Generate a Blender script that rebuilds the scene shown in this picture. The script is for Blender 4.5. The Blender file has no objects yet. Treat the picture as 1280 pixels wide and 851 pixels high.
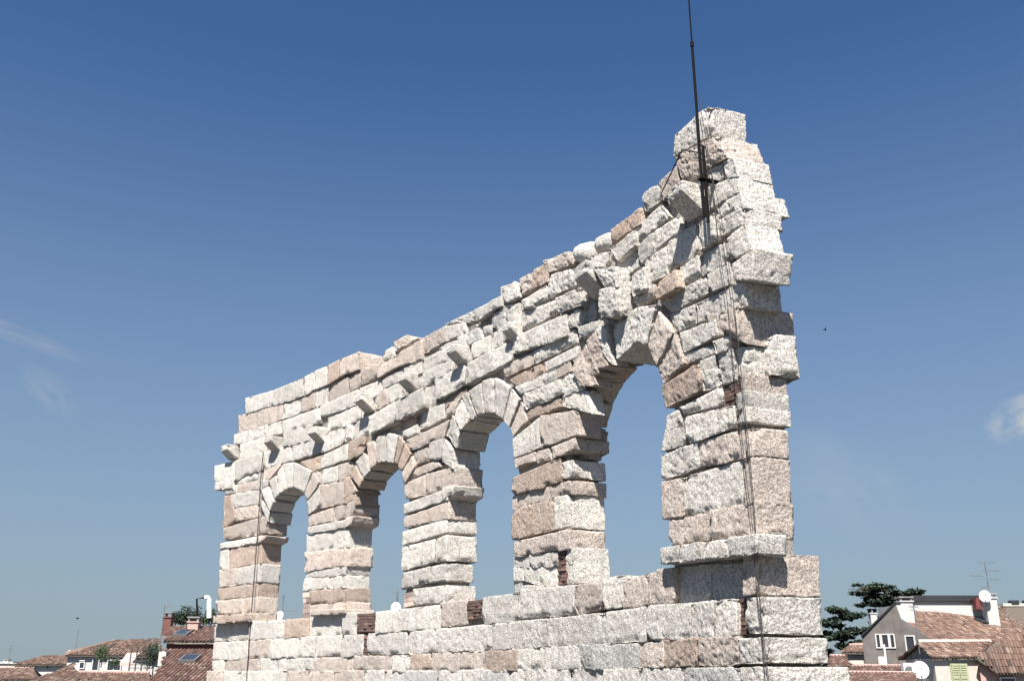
import bpy, bmesh, math, random
import numpy as np
from math import sin, cos, pi, radians
random.seed(7); RNG = np.random.default_rng(7)
SC = bpy.context.scene
COL = SC.collection
# ------------------------------------------------------------------ camera
F, YH = 1200.9, 841.35            # focal length and horizon row, in pixels of the 1280x851 photograph
EYE = 18.0
TH = math.atan((YH-425.5)/F); CT, ST = cos(TH), sin(TH)
cd = bpy.data.cameras.new('camera'); cam = bpy.data.objects.new('camera', cd); COL.objects.link(cam)
cd.sensor_width = 36; cd.lens = F/1280*36; cd.clip_start = .1; cd.clip_end = 20000
cam.location = (0, 0, EYE); cam.rotation_euler = (pi/2+TH, 0, 0); SC.camera = cam
SC.render.resolution_x = 1024; SC.render.resolution_y = 680
# ------------------------------------------------------------------ sky, sun, exposure
SUN_AZ, SUN_EL = radians(191), radians(54)      # azimuth clockwise from +Y
w = bpy.data.worlds.new('World'); SC.world = w; w.use_nodes = True
nt = w.node_tree; nd = nt.nodes; lk = nt.links
for n in list(nd): nd.remove(n)
out = nd.new('ShaderNodeOutputWorld'); bg = nd.new('ShaderNodeBackground'); sky = nd.new('ShaderNodeTexSky')
sky.sky_type = 'NISHITA'; sky.sun_disc = False; sky.sun_elevation = SUN_EL; sky.sun_rotation = SUN_AZ
sky.altitude = 60; sky.air_density = 1.0; sky.dust_density = .4; sky.ozone_density = 3.0
bg.inputs['Strength'].default_value = .05
tc = nd.new('ShaderNodeTexCoord')
def wmath(op, a, b=None, c=None, clamp=False):
    n = nd.new('ShaderNodeMath'); n.operation = op; n.use_clamp = clamp
    for i, v in enumerate((a, b, c)):
        if v is None: continue
        if isinstance(v, (int, float)): n.inputs[i].default_value = v
        else: lk.new(v, n.inputs[i])
    return n.outputs[0]
def dirpx(px, py):
    X = (px-640)/F; U = (425.5-py)/F
    v = np.array([X, CT-U*ST, ST+U*CT]); return v/np.linalg.norm(v)
lk.new(tc.outputs['Generated'], sky.inputs[0]) if False else None
# thin cirrus wisps: each an elongated patch of sky broken up by stretched noise
cloud = None
for (px, py, ln, wd, ang, amt, sd) in ((20, 417, .075, .010, -14, .30, 1.3), (62, 488, .036, .016, -38, .28, 4.1), (1275, 522, .034, .022, 25, 1.3, 7.7), (1040, 600, .10, .05, -30, .2, 2.2)):
    c = dirpx(px, py); up = np.array([0, 0, 1.]); rt = np.cross(c, up); rt /= np.linalg.norm(rt); uu = np.cross(rt, c)
    a = radians(ang); e1 = rt*cos(a)+uu*sin(a); e2 = -rt*sin(a)+uu*cos(a)
    def dot(v, sc):
        n = nd.new('ShaderNodeVectorMath'); n.operation = 'DOT_PRODUCT'; lk.new(tc.outputs['Generated'], n.inputs[0]); n.inputs[1].default_value = tuple(v*sc); return n.outputs['Value']
    x = dot(e1, 1/ln); y = dot(e2, 1/wd); z = dot(c, 1)
    cb = nd.new('ShaderNodeCombineXYZ'); lk.new(x, cb.inputs[0]); lk.new(y, cb.inputs[1]); cb.inputs[2].default_value = sd
    ns = nd.new('ShaderNodeTexNoise'); lk.new(cb.outputs[0], ns.inputs['Vector']); ns.inputs['Scale'].default_value = 1.6; ns.inputs['Detail'].default_value = 6
    r2 = wmath('ADD', wmath('MULTIPLY', x, x), wmath('MULTIPLY', y, y))
    m = wmath('SUBTRACT', 1.0, r2, clamp=True)
    m = wmath('MULTIPLY', wmath('MULTIPLY', m, amt), wmath('MULTIPLY_ADD', ns.outputs[0], 3.2, -1.05, clamp=True), clamp=True)
    m = wmath('MULTIPLY', m, wmath('GREATER_THAN', z, .5))
    cloud = m if cloud is None else wmath('ADD', cloud, m, clamp=True)
sx = nd.new('ShaderNodeSeparateXYZ'); lk.new(tc.outputs['Generated'], sx.inputs[0])
hz = wmath('POWER', wmath('SUBTRACT', 1.0, wmath('DIVIDE', sx.outputs[2], .58, clamp=True), clamp=True), 1.28)
tn = nd.new('ShaderNodeMix'); tn.data_type = 'RGBA'; tn.blend_type = 'MULTIPLY'; tn.inputs[0].default_value = 1; lk.new(sky.outputs[0], tn.inputs[6]); tn.inputs[7].default_value = (.53, .77, .99, 1)
hm = nd.new('ShaderNodeMix'); hm.data_type = 'RGBA'; lk.new(wmath('MULTIPLY', hz, .97), hm.inputs[0]); lk.new(tn.outputs[2], hm.inputs[6]); hm.inputs[7].default_value = (2.75, 3.33, 3.7, 1)   # summer haze low in the sky
mx = nd.new('ShaderNodeMix'); mx.data_type = 'RGBA'; lk.new(cloud, mx.inputs['Factor']); lk.new(hm.outputs[2], mx.inputs[6]); mx.inputs[7].default_value = (4.2, 4.5, 4.9, 1)
lk.new(mx.outputs[2], bg.inputs[0]); lk.new(bg.outputs[0], out.inputs[0])
sl = bpy.data.lights.new('sun', 'SUN'); sl.energy = 5.0; sl.angle = radians(.53); sl.color = (1, .962, .91)
so = bpy.data.objects.new('sun', sl); COL.objects.link(so); so.location = (-5, -20, EYE+30)
so.rotation_euler = (pi/2-SUN_EL, 0, pi-SUN_AZ)   # lamp shines along -Z of its frame, away from the sun
SC.view_settings.view_transform = 'Standard'; SC.view_settings.look = 'None'; SC.view_settings.gamma = 1
SC.view_settings.exposure = 1.24
SC.render.engine = 'CYCLES'
# ------------------------------------------------------------------ wall geometry (a shallow arc, concave to the viewer)
X0, Y0, H0, KC, PW, BAY = -10.970, 37.4235, .79116, -.015041, 2.66, 6.03
TK = .88
def wall_xy(s):
    a = H0+KC*s
    return X0+(-np.cos(a)+cos(H0))/KC, Y0-(np.sin(a)-sin(H0))/KC, a
def wp(s, n, z):
    x, y, a = wall_xy(s); return x-n*np.cos(a), y-n*np.sin(a), z+EYE
def proj(x, y, z):
    z = z-EYE; d = y*CT+z*ST; return 640+F*x/d, 425.5-F*(-y*ST+z*CT)/d
def on_wall(px, py, n=0.):
    X = (px-640)/F; U = (425.5-py)/F; dy = CT-U*ST; dz = ST+U*CT
    az = math.atan2(X, dy); lo, hi = -9., 33.
    for _ in range(44):
        m = (lo+hi)/2; x, y, _z = wp(m, n, 0)
        if math.atan2(x, y) < az: lo = m
        else: hi = m
    x, y, _z = wp(lo, n, 0); return lo, math.hypot(x, y)/math.hypot(X, dy)*dz
def at(px, py, Y):
    X = (px-640)/F; U = (425.5-py)/F; dy = CT-U*ST; t = Y/dy
    return np.array([X*t, Y, EYE+(ST+U*CT)*t])
# ------------------------------------------------------------------ noise
def hash3(ix, iy, iz, seed):
    h = (ix*73856093) ^ (iy*19349663) ^ (iz*83492791) ^ (seed*2654435761)
    h = (h ^ (h >> 13))*1274126177 & 0x7fffffff
    h = (h ^ (h >> 16))*1103515245 & 0x7fffffff
    return ((h >> 8) & 0xffff)/32767.5-1
def vnoise(p, sc, seed=0):
    q = p/sc; i = np.floor(q).astype(np.int64); f = q-i; f = f*f*f*(f*(f*6-15)+10)
    r = 0
    for dx in (0, 1):
        wx = f[:, 0] if dx else 1-f[:, 0]
        for dy in (0, 1):
            wy = f[:, 1] if dy else 1-f[:, 1]
            for dz in (0, 1):
                wz = f[:, 2] if dz else 1-f[:, 2]
                r = r+hash3(i[:, 0]+dx, i[:, 1]+dy, i[:, 2]+dz, seed)*wx*wy*wz
    return r
def sstep(a, b, x):
    t = np.clip((x-a)/(b-a), 0, 1); return t*t*(3-2*t)
# ------------------------------------------------------------------ materials
def nodes(name):
    m = bpy.data.materials.new(name); m.use_nodes = True; t = m.node_tree
    return m, t, t.nodes, t.links, t.nodes['Principled BSDF']
def noise_node(N, L, vec, scale, detail=4, rough=.55, dist=0):
    n = N.new('ShaderNodeTexNoise'); n.inputs['Scale'].default_value = scale; n.inputs['Detail'].default_value = detail
    n.inputs['Roughness'].default_value = rough; n.inputs['Distortion'].default_value = dist; L.new(vec, n.inputs['Vector']); return n.outputs[0]
def ramp(N, L, fac, stops):
    r = N.new('ShaderNodeValToRGB'); L.new(fac, r.inputs[0]); e = r.color_ramp.elements
    while len(e) < len(stops): e.new(.5)
    for q, (p, c) in zip(e, stops): q.position = p; q.color = (*c, 1) if len(c) == 3 else c
    return r.outputs[0]
def mixc(N, L, fac, a, b, mode='MIX'):
    n = N.new('ShaderNodeMix'); n.data_type = 'RGBA'; n.blend_type = mode
    for i, v in ((0, fac), (6, a), (7, b)):
        if isinstance(v, (int, float)): n.inputs[i].default_value = v
        elif isinstance(v, tuple): n.inputs[i].default_value = (*v, 1)
        else: L.new(v, n.inputs[i])
    return n.outputs[2]
def stone_mat(name, c1, c2, stain, speck, speck_amt):
    m, t, N, L, B = nodes(name)
    g = N.new('ShaderNodeNewGeometry'); oi = N.new('ShaderNodeObjectInfo'); P = g.outputs['Position']
    big = noise_node(N, L, P, 1.7, 5, .6)
    col = mixc(N, L, ramp(N, L, big, ((.35, (0, 0, 0)), (.68, (1, 1, 1)))), c1, c2)
    rnd = ramp(N, L, oi.outputs['Random'], ((0, (.84, .835, .83)), (.45, (.98, .98, .98)), (1, (1.12, 1.10, 1.08))))
    col = mixc(N, L, 1.0, col, rnd, 'MULTIPLY')
    st = noise_node(N, L, P, 3.1, 6, .68, .6)
    col = mixc(N, L, ramp(N, L, st, ((.52, (0, 0, 0)), (.72, (.75, .75, .75)))), col, stain)
    mp = N.new('ShaderNodeMapping'); mp.inputs['Scale'].default_value = (3.2, 3.2, .42); L.new(P, mp.inputs['Vector'])
    col = mixc(N, L, ramp(N, L, noise_node(N, L, mp.outputs[0], 1.0, 6, .7, .4), ((.53, (0, 0, 0)), (.70, (.5, .5, .5)))), col, (.27, .25, .23))   # old rain streaks running over the joints
    sp = noise_node(N, L, P, 26, 6, .66, .3)
    mr = N.new('ShaderNodeMath'); mr.operation = 'MULTIPLY'; L.new(oi.outputs['Random'], mr.inputs[0]); mr.inputs[1].default_value = 7.31
    fr_ = N.new('ShaderNodeMath'); fr_.operation = 'FRACT'; L.new(mr.outputs[0], fr_.inputs[0])
    pat = ramp(N, L, noise_node(N, L, P, 2.3, 4, .6), ((.36, (.25, .25, .25)), (.62, (1, 1, 1))))      # pitting comes and goes over the wall
    pat = mixc(N, L, 1.0, pat, ramp(N, L, fr_.outputs[0], ((0, (.35, .35, .35)), (1, (1.25, 1.25, 1.25)))), 'MULTIPLY')
    col = mixc(N, L, mixc(N, L, 1.0, ramp(N, L, sp, ((.55, (0, 0, 0)), (.68, (speck_amt,)*3))), pat, 'MULTIPLY'), col, speck)
    lp = noise_node(N, L, P, 8.5, 5, .68, .5)
    col = mixc(N, L, ramp(N, L, lp, ((.60, (0, 0, 0)), (.70, (.6, .6, .6)))), col, speck)            # larger pits and lichen spots
    gr = noise_node(N, L, P, 48, 4, .65)
    col = mixc(N, L, 1.0, col, ramp(N, L, gr, ((.3, (.94, .94, .94)), (.62, (1.02, 1.02, 1.02)))), 'MULTIPLY')
    L.new(col, B.inputs['Base Color']); B.inputs['Roughness'].default_value = .92; B.inputs['Specular IOR Level'].default_value = .2
    b1 = N.new('ShaderNodeBump'); b1.inputs['Strength'].default_value = .9; b1.inputs['Distance'].default_value = .04
    L.new(ramp(N, L, sp, ((.3, (1, 1, 1)), (.52, (.8, .8, .8)), (.68, (0, 0, 0)))), b1.inputs['Height'])
    b2 = N.new('ShaderNodeBump'); b2.inputs['Strength'].default_value = .7; b2.inputs['Distance'].default_value = .013
    L.new(gr, b2.inputs['Height']); L.new(b1.outputs[0], b2.inputs['Normal']); L.new(b2.outputs[0], B.inputs['Normal'])
    return m
M = {}
M['w'] = stone_mat('white_limestone', (.62, .588, .538), (.555, .52, .47), (.47, .41, .36), (.19, .17, .15), .42)
M['g'] = stone_mat('grey_limestone', (.50, .485, .455), (.44, .425, .40), (.35, .32, .29), (.15, .14, .13), .48)
M['p'] = stone_mat('pink_limestone', (.56, .488, .43), (.50, .42, .36), (.42, .33, .275), (.19, .15, .125), .42)
M['o'] = stone_mat('ochre_pink_limestone', (.48, .39, .325), (.41, .315, .255), (.31, .23, .18), (.14, .10, .08), .5)
M['core'] = stone_mat('mortar_rubble', (.36, .33, .30), (.30, .27, .24), (.22, .19, .165), (.08, .07, .06), .8)
def simple(name, c, rough=.8, metal=0, var=.12, scale=3., bump=.0):
    m, t, N, L, B = nodes(name); g = N.new('ShaderNodeNewGeometry')
    f = noise_node(N, L, g.outputs['Position'], scale, 5, .6)
    lo = tuple(v*(1-var) for v in c); hi = tuple(min(1, v*(1+var)) for v in c)
    L.new(ramp(N, L, f, ((.3, lo), (.7, hi))), B.inputs['Base Color']); B.inputs['Roughness'].default_value = rough; B.inputs['Metallic'].default_value = metal
    if bump:
        b = N.new('ShaderNodeBump'); b.inputs['Distance'].default_value = bump; L.new(noise_node(N, L, g.outputs['Position'], scale*6, 4), b.inputs['Height']); L.new(b.outputs[0], B.inputs['Normal'])
    return m
for _ in (): pass
def brick_mat(name, c):
    m, t, N, L, B = nodes(name); g = N.new('ShaderNodeNewGeometry'); oi = N.new('ShaderNodeObjectInfo')
    f = noise_node(N, L, g.outputs['Position'], 22, 5, .65)
    col = ramp(N, L, f, ((.3, tuple(v*.6 for v in c)), (.7, c)))
    col = mixc(N, L, 1.0, col, ramp(N, L, oi.outputs['Random'], ((0, (.55, .58, .6)), (.7, (1.1, 1.1, 1.1)), (1, (1.9, 1.8, 1.7)))), 'MULTIPLY')
    L.new(col, B.inputs['Base Color']); B.inputs['Roughness'].default_value = .9
    b = N.new('ShaderNodeBump'); b.inputs['Distance'].default_value = .01; L.new(f, b.inputs['Height']); L.new(b.outputs[0], B.inputs['Normal'])
    return m
M['brick'] = brick_mat('old_brick', (.16, .095, .078)); M['palebrick'] = brick_mat('pale_brick', (.46, .35, .30))
def tile_mat(name, stops):
    m, t, N, L, B = nodes(name); g = N.new('ShaderNodeNewGeometry')
    at_ = N.new('ShaderNodeAttribute'); at_.attribute_name = 'tone'
    col = ramp(N, L, at_.outputs['Fac'], stops)
    f = noise_node(N, L, g.outputs['Position'], 1.1, 6, .65); col = mixc(N, L, ramp(N, L, f, ((.42, (0, 0, 0)), (.7, (.6, .6, .6)))), col, (.11, .085, .07))
    f2 = noise_node(N, L, g.outputs['Position'], 25, 4, .6); col = mixc(N, L, 1.0, col, ramp(N, L, f2, ((.3, (.65, .65, .65)), (.65, (1.1, 1.1, 1.1)))), 'MULTIPLY')
    L.new(col, B.inputs['Base Color']); B.inputs['Roughness'].default_value = .9
    return m
M['tile'] = tile_mat('terracotta_tiles', ((0, (.07, .043, .035)), (.35, (.145, .082, .058)), (.7, (.21, .125, .09)), (1, (.32, .23, .175))))
M['redtile'] = tile_mat('red_clay_tiles', ((0, (.07, .038, .03)), (.4, (.13, .064, .048)), (.75, (.185, .098, .074)), (1, (.28, .19, .145))))
M['white'] = simple('white_plaster', (.42, .41, .39), .85, var=.07); M['cream'] = simple('cream_plaster', (.47, .43, .375), .85, var=.1)
M['taupe'] = simple('weathered_taupe_plaster', (.15, .132, .12), .9, var=.28, scale=1.1); M['greyrender'] = simple('grey_rough_render', (.24, .225, .21), .95, var=.35, scale=2.2, bump=.03)
M['pinkplaster'] = simple('pink_plaster', (.42, .27, .23), .9, var=.12); M['darkred'] = simple('dark_red_plaster', (.13, .055, .045), .9, var=.2)
M['dark'] = simple('dark_metal', (.008, .008, .009), .85, 0); M['slab'] = simple('dark_roof_slab', (.035, .036, .04), .6)
M['steel'] = simple('galvanised_steel', (.14, .14, .145), .6, .2); M['iron'] = simple('rusted_iron', (.013, .010, .009), .9, 0, .3, 20)
M['rope'] = simple('lightning_cable', (.06, .052, .048), .8, 0, .3, 30); M['dish'] = simple('white_painted_metal', (.72, .72, .71), .45, var=.04)
M['frame'] = simple('white_window_frame', (.6, .58, .55), .6, var=.06); M['shutter'] = simple('pale_green_shutter', (.36, .38, .23), .7, var=.1)
M['red'] = simple('red_painted_box', (.13, .03, .027), .7); M['bark'] = simple('bark', (.07, .052, .04), .95, var=.4, scale=6)
M['ground'] = simple('asphalt_street', (.055, .054, .052), .95, var=.25, scale=.4); M['lowwall'] = simple('lower_arena_masonry', (.36, .34, .31), .9, var=.3, scale=1.3, bump=.05)
M['wood'] = simple('grey_timber', (.10, .085, .07), .85, var=.25, scale=8); M['awning'] = simple('faded_pink_awning', (.50, .34, .30), .8, var=.06)
for k_ in ('dark', 'iron', 'rope', 'slab', 'bark', 'wood'): M[k_].node_tree.nodes['Principled BSDF'].inputs['Specular IOR Level'].default_value = .08
m, t, N, L, B = nodes('window_glass'); B.inputs['Base Color'].default_value = (.03, .035, .04, 1); B.inputs['Roughness'].default_value = .08; B.inputs['Specular IOR Level'].default_value = .6; M['glass'] = m
m, t, N, L, B = nodes('solar_panel'); B.inputs['Base Color'].default_value = (.012, .018, .04, 1); B.inputs['Roughness'].default_value = .15; M['solar'] = m
def leaf_mat(name, c):
    m, t, N, L, B = nodes(name); a = N.new('ShaderNodeAttribute'); a.attribute_name = 'tone'
    L.new(ramp(N, L, a.outputs['Fac'], ((0, tuple(v*.5 for v in c)), (1, tuple(v*1.5 for v in c)))), B.inputs['Base Color']); B.inputs['Roughness'].default_value = .75
    return m
M['needle'] = leaf_mat('cedar_needles', (.026, .042, .024)); M['leaf'] = leaf_mat('green_leaves', (.05, .08, .03))
# ------------------------------------------------------------------ object helpers
def link(name, mesh, mat=None, parent=None, loc=(0, 0, 0)):
    o = bpy.data.objects.new(name, mesh); COL.objects.link(o); o.location = tuple(float(v) for v in loc)
    if mat is not None and mesh is not None: mesh.materials.append(M[mat] if isinstance(mat, str) else mat)
    if parent is not None:
        o.parent = parent; p = parent
        pl = np.array(p.location)
        while p.parent: p = p.parent; pl = pl+np.array(p.location)
        o.location = tuple(float(v) for v in np.array(loc)-pl)
    return o
def tag(o, label=None, cat=None, group=None, kind=None):
    for k, v in (('label', label), ('category', cat), ('group', group), ('kind', kind)):
        if v: o[k] = v
    return o
def thing(name, label, cat, loc=(0, 0, 0), group=None):
    return tag(link(name, None, None, None, loc), label, cat, group)
def mesh_from(verts, faces, name='mesh', smooth=False):
    me = bpy.data.meshes.new(name); me.from_pydata([tuple(map(float, v)) for v in verts], [], [tuple(map(int, f)) for f in faces]); me.update()
    if smooth: me.polygons.foreach_set('use_smooth', [True]*len(me.polygons))
    return me
class MB:
    """collects simple shapes; build() links them as one mesh whose origin is at the mean of its points"""
    def __init__(s): s.v = []; s.f = []
    def add(s, v, f):
        b = len(s.v); s.v += [np.array(q, float) for q in v]; s.f += [tuple(i+b for i in q) for q in f]; return s
    def hexa(s, c): return s.add(c, [(3, 2, 1, 0), (4, 5, 6, 7), (0, 1, 5, 4), (1, 2, 6, 5), (2, 3, 7, 6), (3, 0, 4, 7)])
    def box(s, a, b):
        (x0, y0, z0), (x1, y1, z1) = a, b
        return s.hexa([(x0, y0, z0), (x1, y0, z0), (x1, y1, z0), (x0, y1, z0), (x0, y0, z1), (x1, y0, z1), (x1, y1, z1), (x0, y1, z1)])
    def obox(s, o, e1, e2, e3):
        o, e1, e2, e3 = map(np.array, (o, e1, e2, e3)); return s.hexa([o, o+e1, o+e1+e2, o+e2, o+e3, o+e1+e3, o+e1+e2+e3, o+e2+e3])
    def tube(s, pts, r, n=6):
        pts = [np.array(p, float) for p in pts]; rs = r if isinstance(r, (list, tuple)) else [r]*len(pts); V = []; Fc = []
        for i, p in enumerate(pts):
            d = pts[min(i+1, len(pts)-1)]-pts[max(i-1, 0)]; d /= np.linalg.norm(d)
            u = np.cross(d, (0, 0, 1) if abs(d[2]) < .9 else (0, 1, 0)); u /= np.linalg.norm(u); v = np.cross(d, u)
            V += [p+rs[i]*(u*cos(2*pi*k/n)+v*sin(2*pi*k/n)) for k in range(n)]
        for i in range(len(pts)-1):
            for k in range(n): Fc.append((i*n+k, i*n+(k+1) % n, (i+1)*n+(k+1) % n, (i+1)*n+k))
        Fc.append(tuple(range(n-1, -1, -1))); Fc.append(tuple(range((len(pts)-1)*n, len(pts)*n)))
        return s.add(V, Fc)
    def poly(s, top, dz=None, down=None):
        """prism below a polygon: sides go down by dz, or down to height `down`"""
        n = len(top); top = [np.array(p, float) for p in top]
        bot = [p-np.array((0, 0, dz)) if down is None else np.array((p[0], p[1], down)) for p in top]
        return s.add(top+bot, [tuple(range(n)), tuple(range(2*n-1, n-1, -1))]+[(i, i+n, (i+1) % n+n, (i+1) % n) for i in range(n)])
    def build(s, name, mat, parent=None, smooth=False):
        c = np.mean(s.v, axis=0); me = mesh_from([v-c for v in s.v], s.f, name, smooth)
        bm = bmesh.new(); bm.from_mesh(me); bmesh.ops.recalc_face_normals(bm, faces=bm.faces); bm.to_mesh(me); bm.free()
        return link(name, me, mat, parent, c)
# ------------------------------------------------------------------ ground and lower arena wall
g = MB(); g.poly([(-9000, -300, 0), (9000, -300, 0), (9000, 14000, 0), (-9000, 14000, 0)], dz=1)
tag(g.build('ground', 'ground'), kind='structure')
# ------------------------------------------------------------------ the ruined arcade, stone by stone
ARC = thing('ruined_arcade', 'tall ruined Roman stone arcade wall with four open arches, pale weathered blocks', 'ruin', wp(13.4, 0, -EYE))
CR = {'A': (260, 430, 5.319), 'B': (260, 550, 5.319), 'C': (260, 691, 5.319), 'D': (370, 420, 5.319), 'E': (370, 540, 5.319), 'F': (370, 691, 5.319),
      'G': (470, 340, 5.006), 'H': (490, 500, 5.006), 'I': (490, 660, 4.453), 'J': (620, 270, 5.006), 'K': (630, 420, 5.319), 'L': (630, 570, 5.319),
      'M': (630, 700, 5.635), 'N': (740, 120, 3.869), 'O': (760, 230, 5.319), 'Q': (880, 170, 3.408), 'R': (760, 370, 5.319), 'S': (860, 370, 5.319),
      'T': (810, 510, 4.052), 'U': (800, 670, 4.7), 'V': (690, 320, 5.319)}
def cpx(c, x, y):
    o = CR[c]; return o[0]+x/o[2], o[1]+y/o[2]
SEED = [0]
def axis(h, r, cell):
    n = max(1, int(round(2*(h-r)/cell))); return np.concatenate(([-h, -h+r*.35], np.linspace(-h+r, h-r, n+1), [h-r*.35, h]))
def stone(name, quad, n0=0., nb=None, col='w', rough=1., rad=None, endface=True, gap=.004, round_=0., bot=1.):
    """one weathered block. quad: (s,z) corners TL,TR,BR,BL on the wall; n0/nb: front/back offsets along the wall normal"""
    SEED[0] += 1; sd = SEED[0]; rs = np.random.default_rng(sd)
    if nb is None: nb = -TK+rs.uniform(-.05, .05)
    q = np.array(quad, float); ex = .03 if 0 < gap < .01 else 0; q[:2, 1] += ex; q[2:, 1] -= ex*.8; ctr = q.mean(0)
    W = (np.linalg.norm(q[1]-q[0])+np.linalg.norm(q[2]-q[3]))/2; Hh = (np.linalg.norm(q[3]-q[0])+np.linalg.norm(q[2]-q[1]))/2; D = n0-nb
    hu, hv, hw = max(W/2-gap, .04), max(Hh/2-gap, .04), max(D/2, .04)
    r = min(rad or rs.uniform(.008, .017), .75*min(hu, hv, hw))
    if round_: r = round_*min(hu, hv, hw)
    xm, ym, _ = wall_xy(ctr[0]); cell = float(np.clip(.0016*math.hypot(xm, ym), .025, .058))
    au, av, aw = axis(hu, r, cell), axis(hv, r, cell), axis(hw, r, cell*1.5)
    nu, nv, nw = len(au), len(av), len(aw)
    I, J, K = np.meshgrid(np.arange(nu), np.arange(nv), np.arange(nw), indexing='ij')
    bd = (I == 0) | (I == nu-1) | (J == 0) | (J == nv-1) | (K == 0) | (K == nw-1)
    idx = -np.ones((nu, nv, nw), int); idx[bd] = np.arange(bd.sum())
    P = np.stack([au[I[bd]], av[J[bd]], aw[K[bd]]], 1); hh = np.array([hu, hv, hw])
    Qc = np.clip(P, -(hh-r), hh-r); d = P-Qc; ln = np.linalg.norm(d, axis=1, keepdims=True); nr = d/np.maximum(ln, 1e-9); pos = Qc+nr*r
    off = rs.uniform(-50, 50, 3); S = pos+off
    size = min(hu, hv)*2; amp = rough*min(1., size/.45)
    dsp = .012*amp*vnoise(S, .42, sd)+.010*amp*(.5-1.3*np.abs(vnoise(S, .23, sd+1)))+.0075*amp*vnoise(S, .09, sd+2)+.0075*amp*vnoise(S, .04, sd+3)
    dsp -= .012*amp*sstep(.3, .65, vnoise(S, .06, sd+4))*rs.uniform(.2, 1.3)
    dsp *= .35+.65*np.clip(np.abs(nr[:, 2])*1.3, 0, 1) if not endface else .2+.8*np.clip(np.maximum(np.abs(nr[:, 2]), np.abs(nr[:, 0]))*1.3, 0, 1)
    edge = (np.abs(nr) > .2).sum(1) > 1
    dsp -= edge*.022*amp*np.maximum(0, vnoise(S, .22, sd+5)+.1)
    fr = nr[:, 2] > .5                                   # dressed face: low boss, lower arris eaten away
    e = np.minimum(1, np.minimum(hu-np.abs(pos[:, 0]), hv-np.abs(pos[:, 1]))/.12)
    dsp += fr*.004*amp*np.maximum(e, 0)+fr*amp*(rs.uniform(-.02, .02)*pos[:, 0]/hu+rs.uniform(-.012, .012)*pos[:, 1]/hv)
    for _ in range(rs.integers(0, 4)):                   # broken corners and bites out of the arrises
        cc_ = np.array([rs.choice((-1, 1))*hu, rs.choice((-1, 1, rs.uniform(-1, 1)))*hv, hw]); rr = rs.uniform(.08, .24)
        dsp -= rs.uniform(.5, 1.)*.45*min(rr, .3*min(hu, hv)+.03)*sstep(rr, rr*.3, np.linalg.norm(pos-cc_, axis=1)+.03*vnoise(S, .1, sd+8))
    lowv = sstep(.16, .0, pos[:, 1]+hv)*(nr[:, 2] > -.2)
    bot = bot*(1.15 if rs.random() < .4 else .3); dsp -= lowv*bot*.075*amp*np.clip(vnoise(S*np.array([1, .3, 1]), .3, sd+6)*1.1+.2, 0, 1)
    pos = pos+nr*dsp[:, None]
    U = (pos[:, 0]/hu+1)/2; V = (1-pos[:, 1]/hv)/2
    gu, gv = gap/max(W, .05), gap/max(Hh, .05); U = gu+U*(1-2*gu); V = gv+V*(1-2*gv)
    sz = ((1-U)*(1-V))[:, None]*q[0]+(U*(1-V))[:, None]*q[1]+(U*V)[:, None]*q[2]+((1-U)*V)[:, None]*q[3]
    x, y, z = wp(sz[:, 0], (n0+nb)/2+pos[:, 2], sz[:, 1]); vt = np.stack([x, y, z], 1)
    fs = []
    def side(a, flip):
        f = np.stack([a[:-1, :-1], a[1:, :-1], a[1:, 1:], a[:-1, 1:]], -1).reshape(-1, 4); fs.append(f[:, ::-1] if flip else f)
    side(idx[:, :, 0], 0); side(idx[:, :, -1], 1); side(idx[:, 0, :], 1); side(idx[:, -1, :], 0); side(idx[0], 0); side(idx[-1], 1)
    fs = np.concatenate(fs); c = vt.mean(0); vt = vt-c
    me = bpy.data.meshes.new(name); me.vertices.add(len(vt)); me.vertices.foreach_set('co', vt.astype(np.float32).ravel())
    me.loops.add(fs.size); me.loops.foreach_set('vertex_index', fs.astype(np.int32).ravel()); me.polygons.add(len(fs))
    me.polygons.foreach_set('loop_start', np.arange(0, fs.size, 4, dtype=np.int32)); me.polygons.foreach_set('use_smooth', np.ones(len(fs), bool)); me.update(calc_edges=True)
    return link(name, me, col, ARC, c)
def qs(c, pts, n0=0.): return [on_wall(*cpx(c, *p), n0) for p in pts]
def Qd(c, pts, col='w', n0=None, nb=None, name='stone_block', **k):
    if n0 is None: n0 = random.uniform(-.018, .02)
    q = qs(c, pts, n0); return stone(name, q, n0, nb, col, **k)
def strip(c, cols, pts, n0=None, nb=None, snap=None, name='stone_block', **k):
    """a course: pts are (x, y top, y bottom) at each joint"""
    for i, ch in enumerate(cols):
        m = random.uniform(-.018, .02) if n0 is None else n0+random.uniform(-.015, .015)
        (xa, ta, ba), (xb, tb, bb) = pts[i], pts[i+1]
        q = qs(c, [(xa, ta), (xb, tb), (xb, bb), (xa, ba)], m)
        if snap is not None and i == len(cols)-1:
            e = snap+random.uniform(-.03, .04)
            for a, b in ((0, 1), (3, 2)):
                sl = (q[b][1]-q[a][1])/max(q[b][0]-q[a][0], .05); q[b] = (e, q[a][1]+np.clip(sl, -.08, .08)*(e-q[a][0]))
        stone(name, q, m, nb, ch, **k)
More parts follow.
